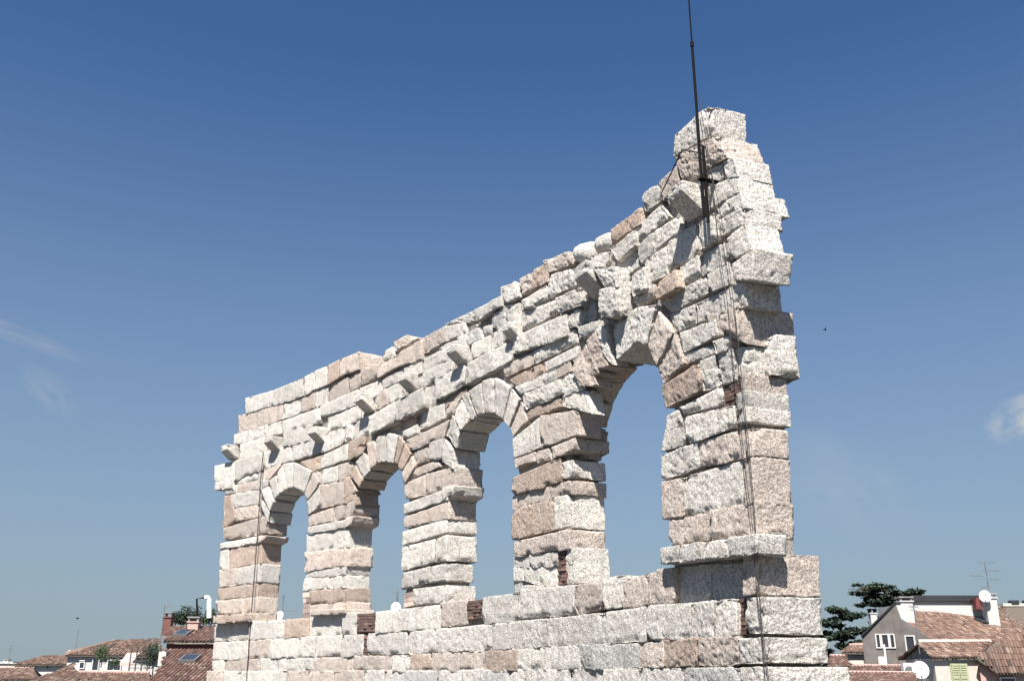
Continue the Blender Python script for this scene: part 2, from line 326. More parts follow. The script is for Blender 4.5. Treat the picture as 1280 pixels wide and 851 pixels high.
def bricks(c, x0, x1, t0, t1, b0, b1, rows, cols, n0=.0, mat='brick'):
    """a repair patch of bricks; corners t0,t1 (top y at x0,x1) and b0,b1 (bottom y)"""
    q = np.array(qs(c, [(x0, t0), (x1, t1), (x1, b1), (x0, b0)], n0)); ctr = q.mean(0)
    o = tag(link('brick_patch', None, None, ARC, wp(ctr[0], n0, q[:, 1].min())), 'brick repair set between the stones')
    for i in range(rows):
        for j in range(cols+1):
            u0, u1 = (j-(.5 if i % 2 else 0))/cols, (j+(.5 if i % 2 else 1))/cols; u0, u1 = max(u0, 0), min(u1, 1)
            if u1-u0 < .12: continue
            v0, v1 = i/rows, (i+1)/rows; g = .010
            f = lambda u, v: (1-u)*(1-v)*q[0]+u*(1-v)*q[1]+u*v*q[2]+(1-u)*v*q[3]
            C = []
            pr = n0+random.uniform(-.03, .01)
            for n in (pr-.16, pr):
                for (u, v, du, dv) in ((u0, v1, g, g), (u1, v1, -g, g), (u1, v0, -g, -g), (u0, v0, g, -g)):
                    p = f(u, v); C.append(wp(p[0]+du*.6, n, p[1]+dv*.6))
            b = MB(); b.hexa([np.array(v) for v in C]); b.build('brick', mat, o)
R = [BAY*k+PW for k in range(5)]
# --- crown of the wall, far end
strip('A', 'wwww', [(245, 362, 465), (428, 312, 412), (638, 224, 345), (708, 182, 302), (795, 148, 268)], n0=.03)
strip('D', 'op', [(208, 200, 322), (285, 160, 272), (415, 110, 218)], n0=.08)
Qd('D', [(415, 112), (503, 125), (505, 195), (418, 235)], 'p', -.1)
Qd('D', [(418, 232), (506, 192), (548, 200), (430, 330)], 'p', -.1)
strip('A', 'ppwpw', [(200, 478, 600), (398, 430, 540), (500, 402, 500), (615, 358, 458), (708, 315, 425), (800, 275, 390)])
strip('D', 'ppp', [(213, 328, 445), (350, 275, 378), (430, 228, 332), (548, 200, 262)])
strip('A', 'www', [(172, 605, 672), (370, 545, 628), (488, 515, 590), (748, 420, 525)])
strip('D', 'ww', [(163, 470, 535), (420, 350, 448), (578, 290, 378)])
# corbel course
strip('A', 'w', [(210, 672, 765), (375, 622, 720)])
strip('A', 'w', [(500, 592, 682), (690, 535, 640)])
strip('D', 'w', [(210, 532, 640), (430, 452, 560)])
strip('D', 'pw', [(525, 392, 492), (610, 348, 450), (712, 300, 400)])
strip('B', 'ww', [(45, 175, 280), (178, 140, 268), (365, 82, 192)], n0=.05)
strip('A', 'ww', [(368, 722, 828), (560, 665, 775), (770, 605, 712)])
strip('D', 'ww', [(188, 655, 770), (322, 605, 705), (378, 585, 690)])
Qd('D', [(378, 585), (490, 520), (482, 645), (378, 695)], 'w', -.05)
strip('D', 'ww', [(480, 540, 652), (660, 440, 562), (851, 338, 478)], n0=.16, name='lintel_block')
Qd('G', [(305, 705), (365, 680), (365, 815), (312, 830)], 'g', -.1)
strip('G', 'www', [(365, 672, 805), (555, 582, 705), (720, 500, 620), (851, 430, 548)], n0=.06, name='lintel_block')
strip('J', 'ww', [(100, 765, 858), (330, 660, 790), (442, 620, 742)], n0=.08, name='lintel_block')
# crown, middle
Qd('G', [(40, 510), (100, 470), (112, 530), (45, 555)], 'w', -.05)
Qd('G', [(108, 440), (192, 398), (282, 412), (125, 500)], 'p', 0)
strip('G', 'pp', [(8, 615, 662), (130, 515, 592), (285, 425, 545)], n0=.08)
Qd('G', [(285, 420), (428, 345), (440, 432), (300, 512)], 'p', .02)
Qd('G', [(430, 345), (548, 322), (562, 380), (442, 432)], 'w')
Qd('G', [(425, 335), (620, 240), (612, 302), (548, 325)], 'w', -.06)
Qd('G', [(618, 240), (780, 155), (787, 205), (618, 306)], 'w', .08)
Qd('G', [(780, 105), (858, 70), (858, 190), (787, 195)], 'w', .0)
Qd('G', [(722, 265), (800, 245), (812, 312), (722, 350)], 'g'); Qd('G', [(650, 330), (720, 322), (720, 388), (668, 405)], 'g', round_=.6)
Qd('G', [(565, 390), (650, 347), (662, 412), (572, 462)], 'g'); Qd('G', [(508, 410), (568, 388), (578, 455), (508, 452)], 'w')
Qd('G', [(380, 470), (505, 432), (508, 482), (398, 522)], 'w'); Qd('G', [(802, 230), (860, 190), (862, 300), (828, 312)], 'g')
Qd('G', [(560, 300), (615, 305), (640, 345), (565, 385)], 'g', -.15); Qd('G', [(625, 310), (785, 205), (795, 240), (640, 335)], 'core', -.22, rough=1.4)
strip('G', 'www', [(42, 672, 730), (170, 605, 680), (290, 545, 632), (470, 470, 540)])
strip('G', 'w', [(265, 650, 725), (475, 545, 625)])
Qd('G', [(590, 455), (712, 400), (713, 498), (600, 545)], 'w'); Qd('G', [(716, 395), (800, 350), (812, 442), (718, 492)], 'w')
# crown, rubble stretch
for p, c, n in (([(30, 470), (110, 415), (145, 500), (60, 548)], 'w', .05), ([(138, 400), (225, 355), (228, 450), (160, 492)], 'p', 0), ([(225, 345), (320, 298), (322, 410), (228, 460)], 'o', .02),
                ([(295, 290), (450, 225), (465, 300), (330, 352)], 'p', -.02), ([(322, 378), (490, 328), (500, 430), (322, 512)], 'w', .0), ([(150, 540), (310, 440), (316, 522), (202, 592)], 'w', .04),
                ([(0, 612), (60, 560), (150, 540), (152, 690)], 'w', 0), ([(0, 612), (55, 590), (60, 700), (0, 715)], 'g', 0), ([(152, 612), (382, 528), (382, 605), (162, 722)], 'w', 0),
                ([(375, 520), (520, 450), (530, 560), (388, 604)], 'w', .12), ([(495, 330), (570, 325), (545, 420), (500, 425)], 'w', .0), ([(500, 430), (575, 440), (575, 520), (530, 545)], 'w', -.02),
                ([(590, 250), (705, 228), (702, 305), (592, 315)], 'w', 0), ([(450, 630), (530, 565), (535, 690), (455, 700)], 'w', .05), ([(530, 600), (620, 545), (630, 660), (520, 700)], 'g', -.08),
                ([(510, 700), (650, 660), (655, 740), (520, 770)], 'w', .06), ([(385, 780), (500, 700), (510, 790), (400, 845)], 'w', 0), ([(640, 465), (752, 440), (766, 620), (642, 640)], 'w', .34),
                ([(595, 322), (752, 322), (760, 440), (690, 455)], 'w', .3), ([(765, 450), (835, 400), (835, 560), (768, 600)], 'g', -.12), ([(768, 345), (830, 300), (835, 395), (768, 445)], 'w', -.05),
                ([(0, 700), (75, 650), (80, 760), (0, 800)], 'w', 0), ([(735, 690), (835, 600), (851, 700), (760, 760)], 'w', 0)):
    Qd('J', p, c, n, rough=1.4)
Qd('J', [(452, 190), (575, 138), (572, 285), (470, 292)], 'w', .0, -.75, round_=.85, name='boulder'); Qd('J', [(578, 140), (718, 82), (708, 222), (600, 242)], 'w', .0, -.7, round_=.85, name='boulder')
# --- near end, upper masonry
for p, c, n in (([(225, 90), (330, 18), (386, 85), (235, 192)], 'w', 0), ([(22, 312), (212, 162), (218, 262), (15, 402)], 'o', .05), ([(180, 300), (350, 145), (412, 212), (180, 402)], 'w', 0),
                ([(10, 440), (174, 318), (178, 400), (62, 512)], 'w', .1), ([(180, 432), (302, 330), (306, 460), (216, 522)], 'w', .04), ([(307, 325), (470, 215), (487, 300), (312, 440)], 'w', 0),
                ([(250, 510), (384, 420), (392, 600), (256, 662)], 'w', 0), ([(62, 540), (180, 440), (212, 540), (112, 622)], 'g', -.02), ([(120, 640), (240, 552), (246, 692), (170, 742)], 'w', .14),
                ([(315, 680), (440, 572), (470, 682), (318, 762)], 'o', .16), ([(168, 790), (305, 672), (306, 742), (200, 812)], 'p', .03), ([(475, 560), (600, 482), (618, 612), (482, 682)], 'w', .02),
                ([(602, 480), (780, 400), (790, 522), (622, 610)], 'w', .02), ([(388, 380), (588, 270), (588, 470), (396, 582)], 'w', -.03), ([(595, 272), (702, 190), (716, 372), (596, 452)], 'w', .12),
                ([(330, 790), (655, 615), (668, 716), (430, 850)], 'w', 0), ([(660, 610), (790, 526), (806, 662), (676, 716)], 'w', .06), ([(60, 640), (120, 640), (165, 780), (70, 840)], 'g', -.1),
                ([(160, 745), (200, 720), (200, 800), (130, 851)], 'w', -.05), ([(390, 90), (480, 30), (520, 60), (400, 140)], 'w', -.02)):
    Qd('O', p, c, n)
for p, c, n in (([(243, 482), (320, 425), (326, 512), (250, 532)], 'w', 0), ([(320, 420), (415, 345), (428, 432), (342, 502)], 'p', 0), ([(440, 425), (545, 365), (548, 440), (455, 460)], 'w', -.04)):
    Qd('N', p, c, n)
# voussoirs
def vous(c, cols, quads, n0=.03, nb=None, **k):
    for ch, p in zip(cols, quads): Qd(c, p, ch, n0+random.uniform(-.02, .03), nb, name='voussoir', gap=.008, bot=.4, **k)
vous('B', 'wwwwwwpw', [[(338, 420), (345, 398), (412, 468), (395, 550)], [(345, 335), (395, 312), (438, 400), (410, 466)], [(398, 275), (450, 240), (472, 355), (440, 397)], [(450, 237), (495, 165), (516, 325), (471, 352)],
                      [(496, 163), (568, 150), (560, 312), (516, 325)], [(570, 150), (692, 210), (636, 346), (562, 312)], [(695, 212), (742, 287), (656, 402), (638, 350)], [(742, 308), (742, 440), (664, 497), (655, 408)]])
vous('E', 'owpwwoop', [[(352, 290), (390, 222), (442, 310), (420, 366)], [(393, 207), (450, 135), (490, 255), (444, 307)], [(465, 80), (532, 48), (540, 200), (490, 248)], [(534, 42), (600, 5), (590, 190), (541, 200)],
                      [(601, 5), (680, 25), (646, 200), (592, 190)], [(684, 28), (720, 75), (671, 212), (648, 200)], [(721, 77), (766, 150), (701, 262), (672, 216)], [(767, 155), (792, 232), (716, 350), (701, 266)]])
vous('H', 'wwwwwwwp', [[(330, 220), (380, 100), (428, 185), (400, 300)], [(385, 92), (430, 0), (490, 122), (430, 182)], [(430, -20), (475, -45), (530, 95), (490, 124)], [(477, -47), (560, -112), (570, 76), (531, 95)],
                      [(561, -114), (640, -137), (641, 76), (571, 76)], [(641, -137), (740, -70), (692, 116), (642, 78)], [(742, -68), (800, 0), (732, 162), (692, 118)], [(802, 2), (850, 138), (760, 222), (735, 166)]])
vous('V', 'wwp', [[(400, 500), (560, 345), (560, 565), (432, 690)], [(562, 345), (692, 330), (625, 585), (560, 562)], [(628, 590), (710, 372), (806, 502), (692, 732)], ], n0=.1, rough=1.5)
vous('V', 'wpp', [[(290, 492), (352, 460), (398, 722), (332, 645)], [(222, 572), (290, 502), (376, 722), (268, 762)], [(140, 702), (222, 592), (318, 770), (215, 851)]], n0=.1, nb=-.36, rough=1.5)
for i_ in range(5):                                      # surviving inner ring of the broken haunch
    a0_, a1_ = pi-radians(4+i_*19), pi-radians(23+i_*19); ri_ = 1.74+random.uniform(0, .07); cs_, cz_ = 22.46, 4.52
    stone('voussoir', [(cs_+2.3*cos(a0_), cz_+2.3*sin(a0_)), (cs_+2.3*cos(a1_), cz_+2.3*sin(a1_)), (cs_+ri_*cos(a1_), cz_+ri_*sin(a1_)), (cs_+ri_*cos(a0_), cz_+ri_*sin(a0_))], -.33+random.uniform(-.06, .04), -.9, 'oppop'[i_], rough=1.4, gap=.012)
vous('R', 'p', [[(326, 460), (440, 255), (512, 440), (360, 582)]], n0=.02, rough=1.2)
vous('K', 'p', nb=-.34, quads=[[(448, 212), (545, 92), (612, 325), (500, 330)]], n0=.08, rough=1.4)
# --- spandrels
Qd('B', [(360, 190), (492, 165), (415, 255), (360, 268)], 'p'); Qd('B', [(360, 270), (408, 265), (392, 310), (360, 322)], 'w'); Qd('B', [(330, 200), (358, 190), (358, 325), (332, 330)], 'w')
strip('B', 'w', [(42, 285, 330), (165, 262, 322)], n0=.06); strip('B', 'wp', [(115, 325, 364), (190, 300, 355), (332, 268, 330)]); Qd('B', [(180, 272), (330, 222), (330, 262), (195, 295)], 'w')
Qd('B', [(155, 368), (342, 330), (334, 426), (165, 452)], 'w'); Qd('B', [(172, 460), (334, 432), (332, 516), (185, 538)], 'p'); Qd('B', [(105, 372), (155, 372), (186, 525), (92, 590)], 'o', .0)
Qd('E', [(15, 205), (160, 160), (156, 246), (105, 262)], 'o'); Qd('E', [(165, 160), (345, 80), (345, 176), (160, 247)], 'w'); Qd('E', [(345, 118), (470, 90), (440, 140), (345, 187)], 'o', .05); Qd('E', [(348, 68), (470, 18), (462, 72), (350, 114)], 'o', .0)
Qd('E', [(165, 255), (280, 225), (280, 320), (165, 346)], 'w'); Qd('E', [(281, 225), (388, 190), (352, 306), (281, 320)], 'p'); Qd('E', [(110, 268), (161, 255), (165, 346), (150, 350)], 'p')
Qd('E', [(76, 470), (152, 366), (152, 500), (78, 550)], 'w'); Qd('E', [(155, 360), (316, 320), (316, 472), (158, 506)], 'p'); Qd('E', [(318, 318), (352, 300), (405, 385), (318, 456)], 'o', .02); Qd('E', [(316, 458), (392, 395), (392, 486), (316, 470)], 'o', .02)
Qd('D', [(608, 608), (805, 520), (800, 582), (620, 636)], 'o', -.08); Qd('D', [(698, 642), (800, 596), (812, 642), (718, 682)], 'w')
Qd('G', [(385, 838), (570, 722), (562, 768), (430, 858)], 'o', -.03)
Qd('H', [(60, 202), (160, 157), (166, 202), (76, 238)], 'w'); Qd('H', [(190, 72), (330, 22), (330, 112), (166, 192)], 'w', -.03); Qd('H', [(332, 40), (430, -10), (390, 82), (335, 112)], 'p')
Qd('H', [(85, 255), (360, 132), (326, 230), (110, 316)], 'p', .06); Qd('H', [(130, 330), (230, 290), (235, 380), (145, 406)], 'p'); Qd('H', [(232, 276), (325, 240), (306, 360), (235, 376)], 'w', .06)
Qd('H', [(326, 240), (380, 312), (382, 384), (302, 384)], 'w'); Qd('H', [(100, 450), (290, 376), (300, 412), (140, 482)], 'p', .02); Qd('H', [(60, 466), (130, 337), (146, 482), (72, 532)], 'p'); Qd('H', [(305, 386), (380, 386), (382, 425), (375, 425)], 'w')
for p, c, n, *nb_ in (([(0, 200), (200, 105), (200, 186), (0, 276)], 'p', .0), ([(202, 104), (376, 15), (381, 96), (202, 186)], 'w', 0), ([(35, 296), (168, 222), (176, 288), (65, 342)], 'o', .04), ([(170, 220), (265, 184), (270, 240), (180, 290)], 'o', .04),
                ([(266, 182), (486, 70), (486, 136), (272, 236)], 'w', .05), ([(70, 346), (340, 220), (350, 280), (106, 391)], 'w', .05), ([(342, 216), (441, 165), (446, 232), (352, 281)], 'p', .04), ([(112, 401), (390, 277), (382, 386), (140, 491)], 'w', .05),
                ([(391, 275), (446, 250), (545, 345), (382, 402)], 'w', .04, -.32), ([(382, 404), (560, 362), (588, 512), (386, 462)], 'w', .03, -.32), ([(140, 502), (380, 406), (385, 466), (160, 556)], 'o', .0), ([(60, 692), (235, 541), (239, 736), (65, 806)], 'w', .02),
                ([(241, 535), (490, 495), (495, 655), (241, 738)], 'p', .04, -.55), ([(60, 826), (204, 777), (215, 822), (70, 872)], 'p', .03), ([(206, 776), (300, 750), (310, 822), (216, 851)], 'p', .03), ([(310, 746), (468, 680), (468, 748), (320, 812)], 'p', .05)):
    Qd('K', p, c, n, *nb_)
for (z_a, z_b, ds, na, nb_, c_) in ((6.05, 5.6, .06, -.5, -.95, 'p'), (5.6, 5.15, -.08, -.42, -.86, 'w'), (5.17, 4.85, .10, -.55, -.95, 'o'), (4.86, 4.5, -.04, -.40, -.88, 'w'), (5.75, 5.2, -.14, -.2, -.55, 'w'), (5.0, 4.6, -.12, -.2, -.6, 'p')):
    stone('stone_block', [(R[3]-.5, z_a), (R[3]+ds, z_a), (R[3]+ds-.05, z_b), (R[3]-.5, z_b)], na, nb_, c_, rough=2.2, gap=.02)
Qd('R', [(346, 612), (600, 447), (618, 626), (378, 738)], 'o', .05)
for p, c, n in (([(605, 441), (714, 396), (724, 490), (611, 505)], 'w', 0), ([(611, 506), (750, 491), (760, 591), (626, 636)], 'w', .0), ([(720, 391), (830, 352), (851, 560), (756, 590)], 'w', .02), ([(505, 386), (698, 332), (705, 382), (520, 446)], 'w', -.02),
                ([(690, 311), (815, 266), (821, 342), (706, 386)], 'w', .06), ([(470, 252), (720, 167), (735, 252), (500, 372)], 'w', .02), ([(410, 131), (574, 62), (589, 186), (440, 241)], 'w', 0), ([(576, 61), (770, -25), (770, 112), (591, 181)], 'w', 0),
                ([(475, 747), (755, 607), (766, 712), (500, 786)], 'w', 0)):
    Qd('R', p, c, n)
Qd('S', [(130, 135), (200, 120), (200, 235), (135, 245)], 'p', .02)
Qd('T', [(95, 46), (150, 15), (172, 95), (85, 111)], 'w'); Qd('T', [(85, 115), (186, 96), (190, 186), (70, 216)], 'w'); Qd('T', [(185, 50), (430, -8), (435, 96), (196, 181)], 'w', .03)
# --- piers (snap: face corner of the jamb)
strip('B', 'p', [(100, 590, 662), (335, 522, 628)], snap=R[0]+.26); strip('B', 'w', [(75, 690, 722), (335, 640, 682)], snap=R[0], n0=.04)
strip('B', 'wo', [(75, 728, 860), (140, 715, 855), (335, 688, 825)], snap=R[0]); strip('C', 'pw', [(75, 115, 228), (195, 105, 215), (335, 75, 195)], snap=R[0])
strip('C', 'o', [(65, 242, 312), (335, 200, 292)], snap=R[0]); strip('C', 'p', [(55, 325, 405), (335, 292, 398)], snap=R[0]); strip('C', 'p', [(270, 402, 455), (350, 396, 450)], snap=R[0])
strip('E', 'pp', [(80, 560, 622), (245, 503, 593), (360, 475, 560)], snap=R[1]+.32); strip('E', 'w', [(75, 635, 672), (360, 578, 632)], snap=R[1], n0=.05); strip('E', 'w', [(70, 690, 800), (335, 640, 762)], snap=R[1])
strip('F', 'p', [(58, 0, 122), (335, -40, 82)], snap=R[1]); strip('F', 'ww', [(60, 138, 166), (300, 93, 146), (340, 85, 146)], snap=R[1]); strip('F', 'w', [(48, 175, 250), (335, 150, 226)], snap=R[1])
strip('F', 'o', [(90, 255, 347), (335, 232, 325)], snap=R[1]); strip('F', 'pp', [(85, 352, 408), (240, 335, 402), (335, 325, 398)], snap=R[1]); bricks('F', 42, 86, 262, 258, 440, 430, 5, 1, mat='palebrick')
strip('H', 'pp', [(80, 530, 615), (215, 465, 590), (385, 420, 532)], snap=R[2]+.3); strip('H', 'w', [(70, 655, 712), (370, 545, 612)], snap=R[2], n0=.05, rough=1.2); strip('H', 'p', [(75, 740, 797), (335, 640, 742)], snap=R[2]); strip('H', 'w', [(65, 828, 905), (335, 745, 830)], snap=R[2])
strip('I', 'ww', [(50, 110, 238), (235, 65, 190), (298, 45, 180)], snap=R[2]); strip('I', 'www', [(50, 255, 337), (112, 240, 325), (210, 218, 302), (298, 200, 290)], snap=R[2]); strip('I', 'w', [(120, 345, 430), (298, 320, 405)], snap=R[2])
bricks('I', 62, 118, 362, 348, 440, 428, 3, 1, mat='palebrick')
Qd('L', [(55, 150), (368, 15), (372, 178), (55, 257)], 'o', .05); strip('L', 'w', [(372, 55, 150), (450, 28, 150)], snap=R[3]); strip('L', 'pp', [(52, 270, 352), (300, 205, 286), (450, 165, 250)], snap=R[3]); strip('L', 'ow', [(50, 362, 555), (338, 288, 482), (450, 252, 478)], snap=R[3])
strip('L', 'p', [(60, 575, 668), (450, 490, 612)], snap=R[3], n0=.06); strip('L', 'ww', [(60, 682, 740), (170, 664, 738), (356, 640, 735)]); strip('L', 'www', [(60, 745, 832), (130, 741, 822), (240, 740, 858), (350, 740, 862)], n0=-.03)
Qd('L', [(60, 835), (130, 828), (135, 885), (70, 905)], 'g', -.05); Qd('L', [(135, 862), (345, 866), (340, 900), (140, 900)], 'w', -.04)
bricks('L', 357, 408, 612, 608, 878, 872, 12, 2); strip('L', 'w', [(410, 622, 715), (452, 610, 712)], snap=R[3]); strip('L', 'w', [(415, 718, 850), (452, 716, 845)], snap=R[3])
strip('T', 'w', [(65, 245, 365), (255, 178, 300)]); strip('T', 'p', [(256, 176, 300), (488, 110, 255)]); strip('T', 'pw', [(70, 385, 562), (182, 353, 546), (482, 268, 490)]); strip('T', 'p', [(105, 575, 690), (310, 528, 670)])
# end quoins: front face polygon plus the depth found from where the end face's far edge shows
def back_for(s, z, px):
    lo, hi = 0., 3.
    for _ in range(40):
        m = (lo+hi)/2
        if proj(*wp(s, -m, z))[0] < px: lo = m
        else: hi = m
    return -lo
def quoin(c, pts, col, bpx, n0=.02, name='quoin_block', **k):
    q = qs(c, pts, n0); s = (q[1][0]+q[2][0])/2; z = (q[1][1]+q[2][1])/2
    return stone(name, q, n0, back_for(s, z, bpx), col, **k)
quoin('N', [(400, 196), (562, 48), (562, 200), (388, 292)], 'w', 933, rough=1.3, name='coping_block')
quoin('N', [(395, 302), (608, 197), (650, 292), (440, 424)], 'p', 952, .06)
Qd('N', [(560, 366), (630, 330), (635, 392), (566, 442)], 'w')
quoin('N', [(632, 322), (690, 302), (706, 392), (640, 402)], 'w', 964); quoin('N', [(562, 450), (702, 386), (716, 462), (572, 542)], 'w', 968); quoin('N', [(600, 542), (718, 464), (738, 540), (612, 600)], 'w', 984, rough=1.4); quoin('N', [(612, 604), (738, 545), (742, 618), (622, 672)], 'w', 979, rough=1.3)
quoin('Q', [(97, 442), (172, 378), (200, 480), (104, 530)], 'w', 977, .04)
quoin('Q', [(115, 552), (220, 480), (206, 610), (124, 612)], 'w', 990, .12, name='bracket_block')
quoin('Q', [(60, 675), (176, 622), (184, 722), (75, 770)], 'w', 977); quoin('S', [(202, 122), (332, 62), (335, 308), (210, 238)], 'p', 993, .12)
quoin('S', [(230, 382), (385, 335), (390, 430), (240, 460)], 'w', 968, -.05); quoin('S', [(240, 462), (390, 432), (392, 515), (240, 560)], 'w', 968, -.05)
q0 = on_wall(*cpx('S', 385, 400)); stone('quoin_block', [(q0[0]-.45, q0[1]+.42), (q0[0]+.08, q0[1]+.42), (q0[0]+.08, q0[1]-.28), (q0[0]-.45, q0[1]-.28)], -.42, -1.0, 'w', rough=1.2)
quoin('S', [(345, 540), (385, 522), (388, 625), (350, 640)], 'p', 984); bricks('S', 236, 338, 600, 560, 740, 700, 5, 3)
quoin('S', [(315, 660), (390, 632), (395, 740), (318, 765)], 'w', 987, .05); quoin('S', [(318, 768), (395, 742), (398, 830), (325, 850)], 'w', 989, .05)
quoin('T', [(490, 112), (531, 102), (533, 238), (492, 252)], 'p', 987); quoin('T', [(485, 266), (533, 252), (535, 474), (488, 492)], 'p', 989); quoin('T', [(312, 526), (535, 480), (538, 645), (312, 670)], 'p', 993, name='quoin_block'); quoin('T', [(480, 662), (545, 648), (548, 735), (480, 740)], 'w', 993, -.05)
# corbels
def corbel(s, z, wd, ht, out_, col='w'):
    """projecting mast bracket: bevelled underside, root buried in the wall"""
    sd = SEED[0]+1; o = stone('corbel', [(s-wd/2, z+ht/2), (s+wd/2, z+ht/2), (s+wd/2, z-ht/2), (s-wd/2, z-ht/2)], out_, -.6, col, rad=.03, rough=.7, gap=.0, bot=.4)
    me = o.data; n = len(me.vertices); co = np.empty(n*3, np.float32); me.vertices.foreach_get('co', co); co = co.reshape(-1, 3)
    g = co+np.array(o.location)+np.array(ARC.location); x, y, a = wall_xy(s); nn = -(g[:, 0]-x)*cos(a)-(g[:, 1]-y)*sin(a)
    t = np.clip(nn/out_, 0, 1); zl = g[:, 2]-EYE-(z+ht/2); co[:, 2] -= zl*.58*t     # underside rises toward the tip
    me.vertices.foreach_set('co', co.ravel()); me.update()
for (px, py, wd, ht, o_) in ((291, 566, .56, .52, .40), (346, 556, .54, .52, .40), (402, 545, .54, .52, .40), (461, 505, .54, .52, .40), (517, 480, .54, .52, .40), (580, 446, .55, .52, .42), (645, 416, .46, .46, .28), (748, 352, .56, .66, .46), (868, 254, .54, .56, .42)):
    s, z = on_wall(px, py); corbel(s, z, wd, ht, o_)
# imposts: ledges that project into each opening from the left pier
for k, (dz, ex, th) in enumerate(((0, .34, .10), (0, .36, .15), (0, .40, .16))):
    px, py = ((339, 672), (444, 651), (570, 614))[k]; z = on_wall(px, py)[1]
    stone('impost_block', [(R[k]-.25, z+th), (R[k]+ex, z+th), (R[k]+ex-.1, z-th*.4), (R[k]-.25, z-th)], .06, -TK-.05, 'p' if k < 2 else 'w', rough=1.2, rad=.03)
# cornice at the foot of the piers
strip('T', 'wwww', [(60, 715, 785), (155, 700, 777), (275, 685, 760), (405, 668, 748), (548, 640, 738)], n0=.28, nb=-.3, name='cornice_block', gap=.006)
strip('C', 'o', [(30, 420, 465), (275, 400, 456)], n0=.24, name='cornice_block'); strip('F', 'p', [(90, 380, 410), (322, 375, 402)], n0=.16, name='cornice_block')
# --- parapet below the arches
PB = -1.25
def par(c, cols, pts, n0=.1, **k): strip(c, cols, pts, n0=n0, nb=PB, name='parapet_block', **k)
par('C', 'w', [(40, 475, 590), (270, 460, 580)], -.05); par('C', 'wwo', [(272, 455, 577), (425, 450, 570), (508, 445, 566), (655, 435, 556)])
par('F', 'w', [(75, 412, 550), (300, 402, 546)], -.05); par('F', 'w', [(300, 405, 545), (403, 398, 540)]); bricks('F', 405, 527, 402, 395, 524, 520, 6, 4, .08)
q = qs('F', [(528, 395), (851, 352)], .1)+qs('I', [(266, 555)], .1)+qs('F', [(528, 530)], .1); q[1] = (qs('I', [(266, 415)], .1)[0][0], q[0][1]); q[2] = (q[1][0], q[3][1]); stone('parapet_block', q, .1, PB, 'w')
par('I', 'p', [(268, 418, 552), (415, 402, 537)]); bricks('I', 416, 503, 402, 394, 507, 500, 6, 4, .08); par('I', 'w', [(503, 390, 530), (706, 363, 517)])
par('M', 'wp', [(118, 215, 415), (490, 180, 387), (688, 165, 347)]); par('M', 'w', [(690, 135, 345), (836, 112, 327)]); bricks('M', 838, 886, 130, 130, 190, 165, 3, 1, .02); par('M', 'pp', [(837, 165, 337), (1014, 100, 312), (1127, 85, 292)]); par('U', 'p', [(100, 205, 402), (196, 190, 398)])
par('U', 'gg', [(200, 185, 395), (420, 172, 382), (662, 160, 352)], -.06)
par('C', 'wpwww', [(30, 600, 712), (265, 584, 705), (411, 577, 696), (600, 566, 692), (710, 560, 690), (790, 556, 688)]); par('F', 'www', [(60, 560, 690), (125, 555, 690), (300, 549, 688), (440, 545, 683)]); bricks('F', 441, 469, 550, 546, 685, 682, 6, 1, .06)
par('F', 'w', [(470, 540, 680), (738, 528, 670)]); par('I', 'www', [(90, 580, 705), (245, 568, 690), (555, 535, 680), (740, 517, 665)]); par('M', 'www', [(142, 430, 620), (410, 410, 605), (690, 375, 592), (1000, 335, 566)])
par('U', 'www', [(38, 412, 606), (290, 398, 600), (432, 384, 595), (572, 372, 580)]); bricks('U', 573, 618, 366, 360, 578, 576, 8, 1, .04)
par('C', 'wpww', [(30, 722, 802), (108, 715, 800), (350, 705, 797), (465, 702, 797), (640, 700, 796)]); par('F', 'wppw', [(50, 702, 792), (118, 700, 791), (385, 690, 790), (640, 685, 790), (757, 683, 787)])
par('I', 'opo', [(103, 706, 802), (225, 700, 800), (516, 688, 796), (700, 680, 792)]); par('M', 'wwggp', [(80, 630, 772), (335, 616, 766), (536, 606, 765), (645, 602, 765), (952, 593, 758), (1127, 576, 746)]); par('U', 'op', [(120, 618, 764), (335, 605, 760), (574, 594, 757)])
quoin('U', [(600, 120), (676, 106), (682, 336), (604, 345)], 'p', 1025, .12, rough=1.3, name='parapet_block'); quoin('U', [(620, 356), (728, 346), (732, 580), (622, 584)], 'w', 1029, .1, name='parapet_block', gap=.012, rough=1.2); quoin('U', [(576, 594), (752, 588), (756, 752), (578, 757)], 'w', 1036, .1, name='parapet_block', gap=.012, rough=1.2)
# lower courses run on below the picture
_, zt = on_wall(*cpx('M', 500, 772), .1); zc = zt
for row in range(3):
    h = (.62, .6, .66)[row]; s = -.35+.5*(row % 2)*.9
    while s < 27.0:
        L_ = random.uniform(.9, 1.9); e = min(s+L_, 27.12+.03*row)
        if 27.1-e < .6: e = 27.12+.03*row
        stone('parapet_block', [(s, zc), (e, zc), (e, zc-h), (s, zc-h)], .1+random.uniform(-.015, .02), PB if e < 27.05 else back_for(27.12, zc, 1061+row*6), random.choice('wwwwgp')); s = e
    zc -= h
b = MB(); ss = np.linspace(-.3, 26.8, 40); V = []; Fc = []
for s_ in ss:
    for (n, z) in ((.08, zc), (.08, -EYE), (-1.4, -EYE), (-1.4, zc)): V.append(np.array(wp(s_, n, z)))
for i in range(39):
    for k in range(4): Fc.append((i*4+k, i*4+(k+1) % 4, i*4+4+(k+1) % 4, i*4+4+k))
Fc += [(3, 2, 1, 0), tuple(39*4+k for k in range(4))]
b.add(V, Fc); b.build('lower_wall', 'lowwall', ARC)
